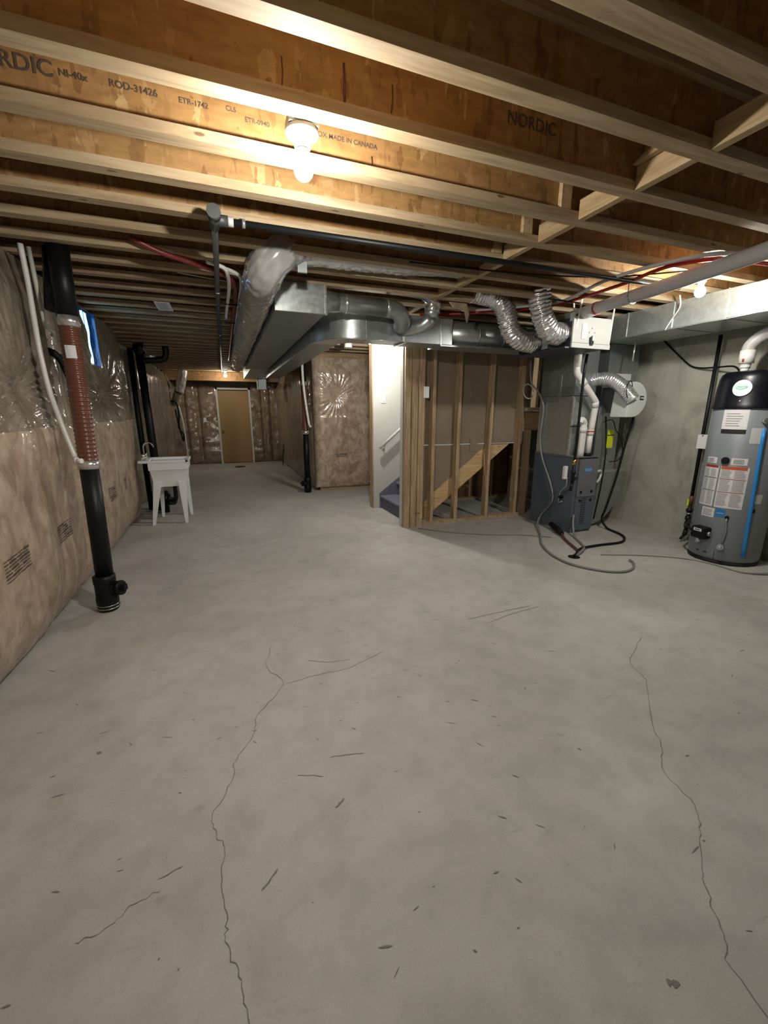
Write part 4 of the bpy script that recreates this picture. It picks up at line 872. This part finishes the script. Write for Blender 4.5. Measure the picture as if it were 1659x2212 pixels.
tag(MB().tube([(4.63, 3.71, 2.27), (4.63, 3.545, 2.2), (4.63, 3.38, 2.05), (4.625, 3.21, 1.90), (4.625, 3.10, 1.815), (4.6, 2.98, 1.785), (4.55, 2.82, 1.775), (4.45, 2.6, 1.76), (4.38, 2.5, 1.70)], .008, 8, smooth_n=5).build('cable', M['rubber']), 'black power cable drooping along the concrete wall to the water heater', 'cable')
tag(MB().tube([(3.62, 2.62, 2.29), (3.70, 2.66, 2.22), (3.745, 2.75, 2.14), (3.748, 2.8, 2.06)], .006, 8, smooth_n=4).build('cable', M['clear']), 'pale wire hanging against the shiny duct near the side bulb', 'cable')

# ================================================================ WATER HEATER
hx, hy, hr_ = 4.34, 2.33, .27
WH = thing('water_heater', 'tall grey cylindrical water heater with glossy black top at the right edge', 'water heater', (hx, hy, 0))
MB().lathe((hx, hy, 0), [(.25, .0), (.25, .03), (.262, .035), (.27, .06), (.27, 1.385), (.262, 1.392)], 64).build('tank_jacket', M['heater'], WH)
MB().lathe((hx, hy, 0), [(.284, 1.38), (.286, 1.395), (.278, 1.41), (.268, 1.55), (.258, 1.63), (.246, 1.665), (.222, 1.685), (.10, 1.692), (.0, 1.693)], 64, caps=False).build('top_cover', M['heatertop'], WH)
MB().lathe((hx, hy, 0), [(.265, .0), (.265, .028), (.25, .03)], 48).build('base_ring', M['gasket'], WH)
def patch(name, d0, d1, z0, z1, m, parent=WH, out=.0015, r=hr_, n=14, taper=0.0):
    b = MB(); rr = r + out; bm = b.bm; lo = []; hi = []
    for i in range(n + 1):
        a = math.radians(d0 + (d1 - d0) * i / n)
        lo.append(bm.verts.new((hx + rr * math.cos(a), hy + rr * math.sin(a), z0))); hi.append(bm.verts.new((hx + (rr - taper) * math.cos(a), hy + (rr - taper) * math.sin(a), z1)))
    for i in range(n): f = bm.faces.new((lo[i], lo[i + 1], hi[i + 1], hi[i])); f.smooth = True
    o = b.build(name, m, parent)
    if name.endswith('label') or name == 'data_label': LASTLAB[0] = o
    return o
LASTLAB = [WH]
def rows(name, d0, d1, z0, z1, nrow, m, out, r=hr_, dens=.5):
    b = MB(); bm = b.bm; rr = r + out
    for k in range(nrow):
        zc = z1 - (z1 - z0) * (k + .5) / nrow; h = (z1 - z0) / nrow * dens * .5
        e = d1 - random.uniform(0, .25) * (d1 - d0); n = 8; lo = []; hi = []
        for i in range(n + 1):
            a = math.radians(d0 + (e - d0) * i / n); lo.append(bm.verts.new((hx + rr * math.cos(a), hy + rr * math.sin(a), zc - h))); hi.append(bm.verts.new((hx + rr * math.cos(a), hy + rr * math.sin(a), zc + h)))
        for i in range(n): bm.faces.new((lo[i], lo[i + 1], hi[i + 1], hi[i]))
    return b.build(name, m, LASTLAB[0])
L1 = patch('rating_label', 168, 207, 1.205, 1.370, M['paper']); rows('label_text', 174, 200, 1.225, 1.345, 6, M['paperlines'], .003, dens=.25); patch('label_band', 168.5, 207, 1.168, 1.204, M['ink'])
# oval emblem on the black cover
b = MB(); bm = b.bm; ctr = None; rim = []; a0 = 189.5
def onc(dd, z, rr): a = math.radians(a0 + dd); return (hx + rr * math.cos(a), hy + rr * math.sin(a), z)
ctr = bm.verts.new(onc(0, 1.545, .274))
for i in range(28):
    t_ = 2 * PI * i / 28; rim.append(bm.verts.new(onc(14 * math.cos(t_), 1.545 + .066 * math.sin(t_), .2735 + .003 - .02 * math.sin(t_) * .3)))
for i in range(28): bm.faces.new((ctr, rim[i], rim[(i + 1) % 28]))
b.build('oval_emblem', M['mint'], WH)
b = MB(); bm = b.bm
for pts in (((-9, 1.565), (8, 1.562), (-1, 1.553)), ((-11, 1.553), (9, 1.556), (-1, 1.528))):
    bm.faces.new([bm.verts.new(onc(d, z, .279)) for d, z in pts])
b.build('emblem_leaf', M['green'], WH)
p = onc(1, 1.44, .279); MB().sphere(p, .006).build('indicator_light', M['porcelain'], WH)
patch('opening', 181.5, 190, .912, .962, M['rubber'], out=.002)
MB().cyl((hx - .268, hy - .03, .937), (hx - .282, hy - .031, .937), .030, 24).build('port_cover', M['rubber'], WH)
patch('warning_label', 151, 172, .905, .958, M['paper']); rows('label_text', 154, 168, .91, .95, 4, M['ink'], .003, dens=.3)
patch('warning_label', 195, 218, .905, .962, M['paper']); rows('label_text', 198, 214, .912, .955, 4, M['ink'], .003, dens=.3)
patch('instruction_label', 148, 178, .52, .885, M['paper']); patch('instruction_label', 181, 223, .52, .885, M['paper'])
patch('red_header', 149, 177, .868, .888, M['redprint'], out=.003); patch('orange_header', 182, 220, .862, .888, M['orange'], out=.003)
for z in (.775, .66): patch('rule', 150, 177, z, z + .005, M['ink'], out=.003); patch('rule', 182, 221, z, z + .005, M['redprint'], out=.003)
for d0, d1 in ((150, 162), (164, 176), (183, 200), (203, 220)):
    rows('label_text', d0, d1, .785, .858, 8, M['paperlines'], .003, dens=.3); rows('label_text', d0, d1, .67, .77, 10, M['paperlines'], .003, dens=.3); rows('label_text', d0, d1, .535, .655, 12, M['paperlines'], .003, dens=.3)
patch('data_label', 160, 184, .42, .505, M['paper']); rows('label_text', 163, 181, .43, .495, 6, M['paperlines'], .003, dens=.3)
patch('efficiency_label', 186, 201, .435, .508, M['blueprint']); patch('label_text', 188, 199, .468, .472, M['paper'], out=.003)
patch('spec_sheet', 214, 231, 1.09, 1.22, M['clear']); patch('spec_sheet', 238, 252, .58, .66, M['clear'])
b = MB().tube([(hx + .274 * math.cos(math.radians(231 + 9 * i / 12)), hy + .274 * math.sin(math.radians(231 + 9 * i / 12)), 1.21 - 1.11 * i / 12) for i in range(13)], .014, 10); b.build('blue_tape_strip', M['tape'], WH)
a = math.radians(229); MB().cyl((hx + .26 * math.cos(a), hy + .26 * math.sin(a), 1.28), (hx + .33 * math.cos(a), hy + .33 * math.sin(a), 1.28), .022, 14).build('relief_valve', M['chrome'], WH)
# gas control
vc = Vector((hx + .30 * math.cos(math.radians(172)), hy + .30 * math.sin(math.radians(172)), .27)); vn = Vector((math.cos(math.radians(172)), math.sin(math.radians(172)), 0)); vt = Vector((-vn.y, vn.x, 0))
MB().obox(vc, vn * .045, vt * .065, (0, 0, .055)).build('gas_control', M['rubber'], WH, bevel=.016)
MB().obox(vc + vn * .046 + Vector((0, 0, .028)), vn * .001, vt * .038, (0, 0, .013)).build('control_label', M['paper'], WH)
MB().obox(vc + vn * .047 + Vector((0, 0, .028)), vn * .001, vt * .022, (0, 0, .004)).build('label_text', M['ink'], WH)
MB().cyl(vc + vn * .02 + Vector((0, 0, -.05)), vc + vn * .02 + Vector((0, 0, -.095)), .022, 12).cyl(vc + vt * .06 - vn*.005, vc + vt * .085 - vn*.005, .02, 12).build('control_fitting', M['galv'], WH)
for d in (163, 178): patch('air_slot', d, d + 7, .085, .094, M['gasket'], out=.002)
a = math.radians(204); MB().cyl((hx + .265 * math.cos(a), hy + .265 * math.sin(a), .17), (hx + .31 * math.cos(a), hy + .31 * math.sin(a), .17), .026, 16).cyl((hx + .30 * math.cos(a), hy + .30 * math.sin(a), .17), (hx + .33 * math.cos(a), hy + .33 * math.sin(a), .165), .014, 12).build('drain_valve', M['galv'], WH)
a = math.radians(205); b = math.radians(203)
MB().tube([(hx + .272 * math.cos(a), hy + .272 * math.sin(a), .43), (hx + .285 * math.cos(a), hy + .285 * math.sin(a), .40), (hx + .282 * math.cos(a + .04), hy + .282 * math.sin(a + .04), .32), (hx + .280 * math.cos(a), hy + .280 * math.sin(a), .21)], .008, 8, smooth_n=4).build('sensor_lead', M['galv_dull'], WH)
MB().cyl((hx + .268 * math.cos(a), hy + .268 * math.sin(a), .44), (hx + .28 * math.cos(a), hy + .28 * math.sin(a), .44), .016, 14).build('grommet', M['rubber'], WH)
patch('jacket_seam', 196, 196.8, .03, .12, M['gasket'], out=.001)
patch('side_fitting', 240, 244, .50, .53, M['rubber'], out=.003)
# heater vent and outlets
hv = thing('heater_vent_pipe', 'thick white vent pipe with elbow rising from the black heater top', 'pipe', (4.23, 2.38, 1.69))
MB().tube([(4.225, 2.38, 1.685), (4.225, 2.38, 1.72)], .030, 18).tube([(4.225, 2.38, 1.715), (4.225, 2.38, 1.745)], .037, 18).tube([(4.225, 2.38, 1.74), (4.225, 2.38, 1.765)], .040, 18).build('reducer', M['pvc'], hv)
MB().tube([(4.225, 2.38, 1.755), (4.225, 2.38, 1.86)], .054, 22).build('coupling', M['pvc'], hv)
MB().tube([(4.225, 2.38, 1.85), (4.225, 2.37, 1.90), (4.24, 2.31, 1.965), (4.26, 2.22, 1.995), (4.27, 2.10, 2.005), (4.27, 1.6, 2.01)], .048, 22, smooth_n=4).build('elbow', M['pvc_grey'], hv)
MB().tube([(4.175, 2.375, 1.765), (4.17, 2.375, 1.79)], .008, 8).build('primer_mark', M['redprint'], hv)
wp = tag(MB().tube([(4.36, 2.26, 1.685), (4.36, 2.26, 2.064)], .016, 12).tube([(4.36, 2.26, 1.69), (4.36, 2.26, 1.73)], .02, 12).build('hot_water_pipe', M['pvc_old']), 'thin cream water pipe rising from the heater top right of the vent', 'pipe')
# gas riser at heater
gr = thing('gas_riser', 'black iron gas pipe standing between the concrete wall and water heater with white tag', 'pipe', (4.50, 2.79, 0))
MB().tube([(4.50, 2.79, .46), (4.50, 2.79, 2.065)], .0165, 14).build('riser', M['blackiron'], gr)
MB().tube([(4.50, 2.79, .50), (4.50, 2.79, .40)], .02, 12).build('brass_valve', M['redhose'], gr)
MB().obox((4.472, 2.80, .43), (.004, 0, 0), (0, .009, 0), (0, 0, .035)).build('valve_handle', M['yellow'], gr)
MB().tube([(4.50, 2.79, .40), (4.50, 2.79, .12)], .018, 12).tube([(4.50, 2.79, .36), (4.50, 2.79, .33)], .030, 12).tube([(4.50, 2.79, .28), (4.50, 2.79, .24)], .027, 12).tube([(4.50, 2.79, .22), (4.50, 2.79, .16)], .025, 12).tube([(4.50, 2.79, .13), (4.49, 2.79, .075)], .022, 12).tube([(4.49, 2.79, .08), (4.45, 2.80, .03)], .014, 10).build('sediment_trap', M['blackiron'], gr)
MB().tube([(4.50, 2.79, .255), (4.40, 2.70, .255), (4.20, 2.62, .26), (4.06, 2.46, .265)], .012, 10).build('feed_line', M['blackiron'], gr)
MB().tube([(4.50, 2.79, .305), (4.50, 2.79, .318)], .0275, 12).build('union_ring', M['galv'], gr)
MB().obox((4.476, 2.775, 1.06), Vector((.5, -.87, 0)) * .038, Vector((.87, .5, 0)) * .0015, (0, 0, .07)).build('paper_tag', M['paper'], gr, bevel=.001)
MB().obox((4.474, 2.774, 1.118), Vector((.5, -.87, 0)) * .006, Vector((.87, .5, 0)) * .003, (0, 0, .005)).build('tag_hole', M['ink'], gr)
tag(MB().tube([(4.05, 2.04, .012), (4.10, 1.97, .014), (4.25, 1.88, .03), (4.42, 1.85, .06), (4.62, 1.85, .10)], .014, 10, smooth_n=5).build('drain_hose', M['pvc_grey']), 'pale grey hose lying round the foot of the water heater', 'hose')

# ================================================================ MARKS ON THE FLOOR
def ribbon(name, pts, wdt, m, sub=6, jit=.006, z=.0012):
    P = catmull([Vector((p[0], p[1], 0)) for p in pts], sub); b = MB(); bm = b.bm; L = []; R = []
    for i, q in enumerate(P):
        T = (P[min(i + 1, len(P) - 1)] - P[max(i - 1, 0)]).normalized(); N = Vector((-T.y, T.x, 0))
        q = q + N * random.uniform(-jit, jit); w_ = wdt * random.uniform(.35, 1) * (0.15 if i in (0, len(P) - 1) else 1)
        L.append(bm.verts.new((q.x + N.x * w_ / 2, q.y + N.y * w_ / 2, z))); R.append(bm.verts.new((q.x - N.x * w_ / 2, q.y - N.y * w_ / 2, z)))
    for i in range(len(P) - 1): bm.faces.new((L[i], R[i], R[i + 1], L[i + 1]))
    return b.build(name, m, floor)
ribbon('crack', [(.162, 2.301), (.101, 2.077), (.169, 1.892), (.038, 1.722), (-.001, 1.587), (-.069, 1.484), (-.089, 1.378), (-.151, 1.265), (-.142, 1.193), (-.114, 1.135), (-.123, 1.038), (-.11, .924), (-.109, .869), (-.082, .792), (-.064, .725), (-.05, .6)], .0034, M['crack'])
ribbon('crack', [(2.3, 1.572), (1.99, 1.396), (1.926, 1.256), (1.681, 1.035), (1.592, .928), (1.481, .848), (1.438, .699), (1.35, .627), (1.231, .538), (1.173, .483), (1.116, .415), (1.071, .372), (1.03, .2)], .0035, M['crack'])
ribbon('crack', [(.169, 1.892), (.383, 1.905), (.538, 1.911), (.759, 1.995)], .0028, M['crack'])
ribbon('crack', [(-.284, 1.074), (-.363, 1.054), (-.401, 1.023), (-.481, 1.011)], .0024, M['crack'])
for pts, wd_ in (([(.144, 1.322), (.20, 1.30), (.241, 1.279)], .005), ([(-.013, .964), (.012, .985), (.038, 1.011)], .006), ([(1.412, 2.141), (1.7, 2.15), (1.957, 2.151)], .007), ([(1.5, 2.05), (1.75, 2.10), (2.0, 2.12)], .006),
                 ([(.92, .397), (.905, .403), (.893, .412)], .016), ([(-.233, 1.121), (-.27, 1.11), (-.3, 1.106)], .004), ([(-.6, 1.72), (-.58, 1.71)], .02), ([(.25, 1.14), (.27, 1.15), (.29, 1.165)], .008),
                 ([(.28, 1.36), (.34, 1.35), (.42, 1.33)], .004), ([(1.0, 1.45), (1.03, 1.43)], .008), ([(1.25, 1.04), (1.26, 1.03)], .012), ([(.33, 2.05), (.42, 2.0), (.55, 1.98)], .004)):
    ribbon('scuff_mark', pts, wd_, M['scuff'], 4, .002)
# small pits and specks scattered over the slab, too many and too small to tell apart
b = MB(); rg = random.Random(5)
for i in range(420):
    x = rg.uniform(-1.0, 3.4); y = rg.uniform(.2, 5.0) ** 1.0; l = rg.uniform(.002, .016) * (1 if rg.random() < .8 else 2.2); wd_ = rg.uniform(.001, .0032); a = rg.gauss(0, .45) - .36
    c, s_ = math.cos(a), math.sin(a)
    b.bm.faces.new([b.bm.verts.new((x + u * l * c - v * wd_ * s_, y + u * l * s_ + v * wd_ * c, .001)) for u, v in ((-1, 0), (-.3, -1), (.6, -.8), (1, .1), (.2, 1))])
fs = b.build('speck', M['scuff'], floor); fs['kind'] = 'stuff'
# printed stamps on the insulation batts
def wallpt(y, z): return (-1.085, y, z)
def batt_stamp(blankets, c, axis, sgn, wdt, hgt, rws):
    """print pressed on the batt: little ink bars laid on the film surface; axis 0 looks along X, 1 along Y"""
    trees = []
    for o in blankets:
        vs = [o.matrix_world @ v.co for v in o.data.vertices]; vs = [v.co.copy() for v in o.data.vertices]
        trees.append(BVHTree.FromPolygons(vs, [tuple(p.vertices) for p in o.data.polygons]))
    b = MB(); bm = b.bm
    def put(u, z):
        org = Vector((c[0] + sgn * .5, u, z)) if axis == 0 else Vector((u, c[1] + sgn * .5, z))
        d = Vector((-sgn, 0, 0)) if axis == 0 else Vector((0, -sgn, 0))
        for t_ in trees:
            h = t_.ray_cast(org, d)
            if h[0] is not None: return h[0] - d * .0035
        return Vector((c[0], u, z)) if axis == 0 else Vector((u, c[1], z))
    u0 = c[1] if axis == 0 else c[0]
    for r in range(rws):
        x = -wdt / 2; zc = c[2] + hgt / 2 - hgt * (r + .5) / rws
        while x < wdt / 2:
            l = min(random.uniform(.02, .11) * wdt / .25, wdt / 2 - x); hh = hgt / rws * random.choice((.14, .2, .34))
            if l > .004:
                n = 3
                for i in range(n):
                    a0 = u0 + x + l * i / n; a1 = u0 + x + l * (i + 1) / n
                    bm.faces.new([bm.verts.new(put(a0, zc - hh)), bm.verts.new(put(a1, zc - hh)), bm.verts.new(put(a1, zc + hh)), bm.verts.new(put(a0, zc + hh))])
            x += l + random.uniform(.003, .012) * wdt / .2
    return b.build('stamp', M['stampink'], blankets[0].parent)
BL = [o for o in bpy.data.objects if o.name.startswith('insulation_blanket') and o.parent == wl]
BE = [o for o in bpy.data.objects if o.name.startswith('insulation_blanket') and o.parent == we]
for y, z, w_, h_ in ((2.50, .60, .30, .12), (3.20, .585, .27, .12), (4.50, .60, .24, .13), (5.05, .61, .09, .13)): batt_stamp(BL, (-1.08, y, z), 0, 1, w_, h_, 7)
batt_stamp(BE, (1.86, 7.0, .62), 1, -1, .22, .07, 4)
# small pieces belong to the part they sit on (thing > part > sub-part)
def nest(root, kids, host):
    hs = [c for c in root.children if c.name.split('.')[0] == host]
    if not hs: return
    for c in list(root.children):
        if c.name.split('.')[0] in kids and c is not hs[0]: c.parent = hs[0]
nest(HV, ('latch_recess', 'latch', 'knob', 'label_plate', 'label_text'), 'front_panel')
nest(FU, ('badge',), 'upper_door'); nest(FU, ('louvre',), 'lower_door')
nest(HU, ('badge', 'badge_stripe'), 'drum_cover')
nest(WH, ('oval_emblem', 'emblem_leaf', 'indicator_light'), 'top_cover'); nest(WH, ('control_label', 'control_fitting'), 'gas_control')
nest(gr, ('tag_hole',), 'paper_tag'); nest(gr, ('valve_handle',), 'brass_valve'); nest(G2, ('valve_handle',), 'valve_body')
for o in bpy.data.objects:
    if o.get('category') == 'switch': nest(o, ('toggle',), 'cover_plate'); nest(o, ('toggle',), 'box')
    if o.name.startswith('drain_stack'): nest(o, ('cleanout_plug',), 'cleanout'); nest(o, ('label',), 'corrugated_sleeve')
# groups for the repeats
for o in bpy.data.objects:
    if o.get('label'):
        n = o.name.split('.')[0]
        g = {'bulb_lampholder': 'bare bulb lampholders under the joists', 'flexible_duct': 'foil flexible ducts by the furnace', 'water_pipe': 'red and white water pipes under the joists',
             'drain_stack': 'black drain stacks with brown sleeves', 'light_switch': 'white light switches', 'insulated_duct': 'silver wrapped insulated ducts'}.get(n)
        if g: o['group'] = g
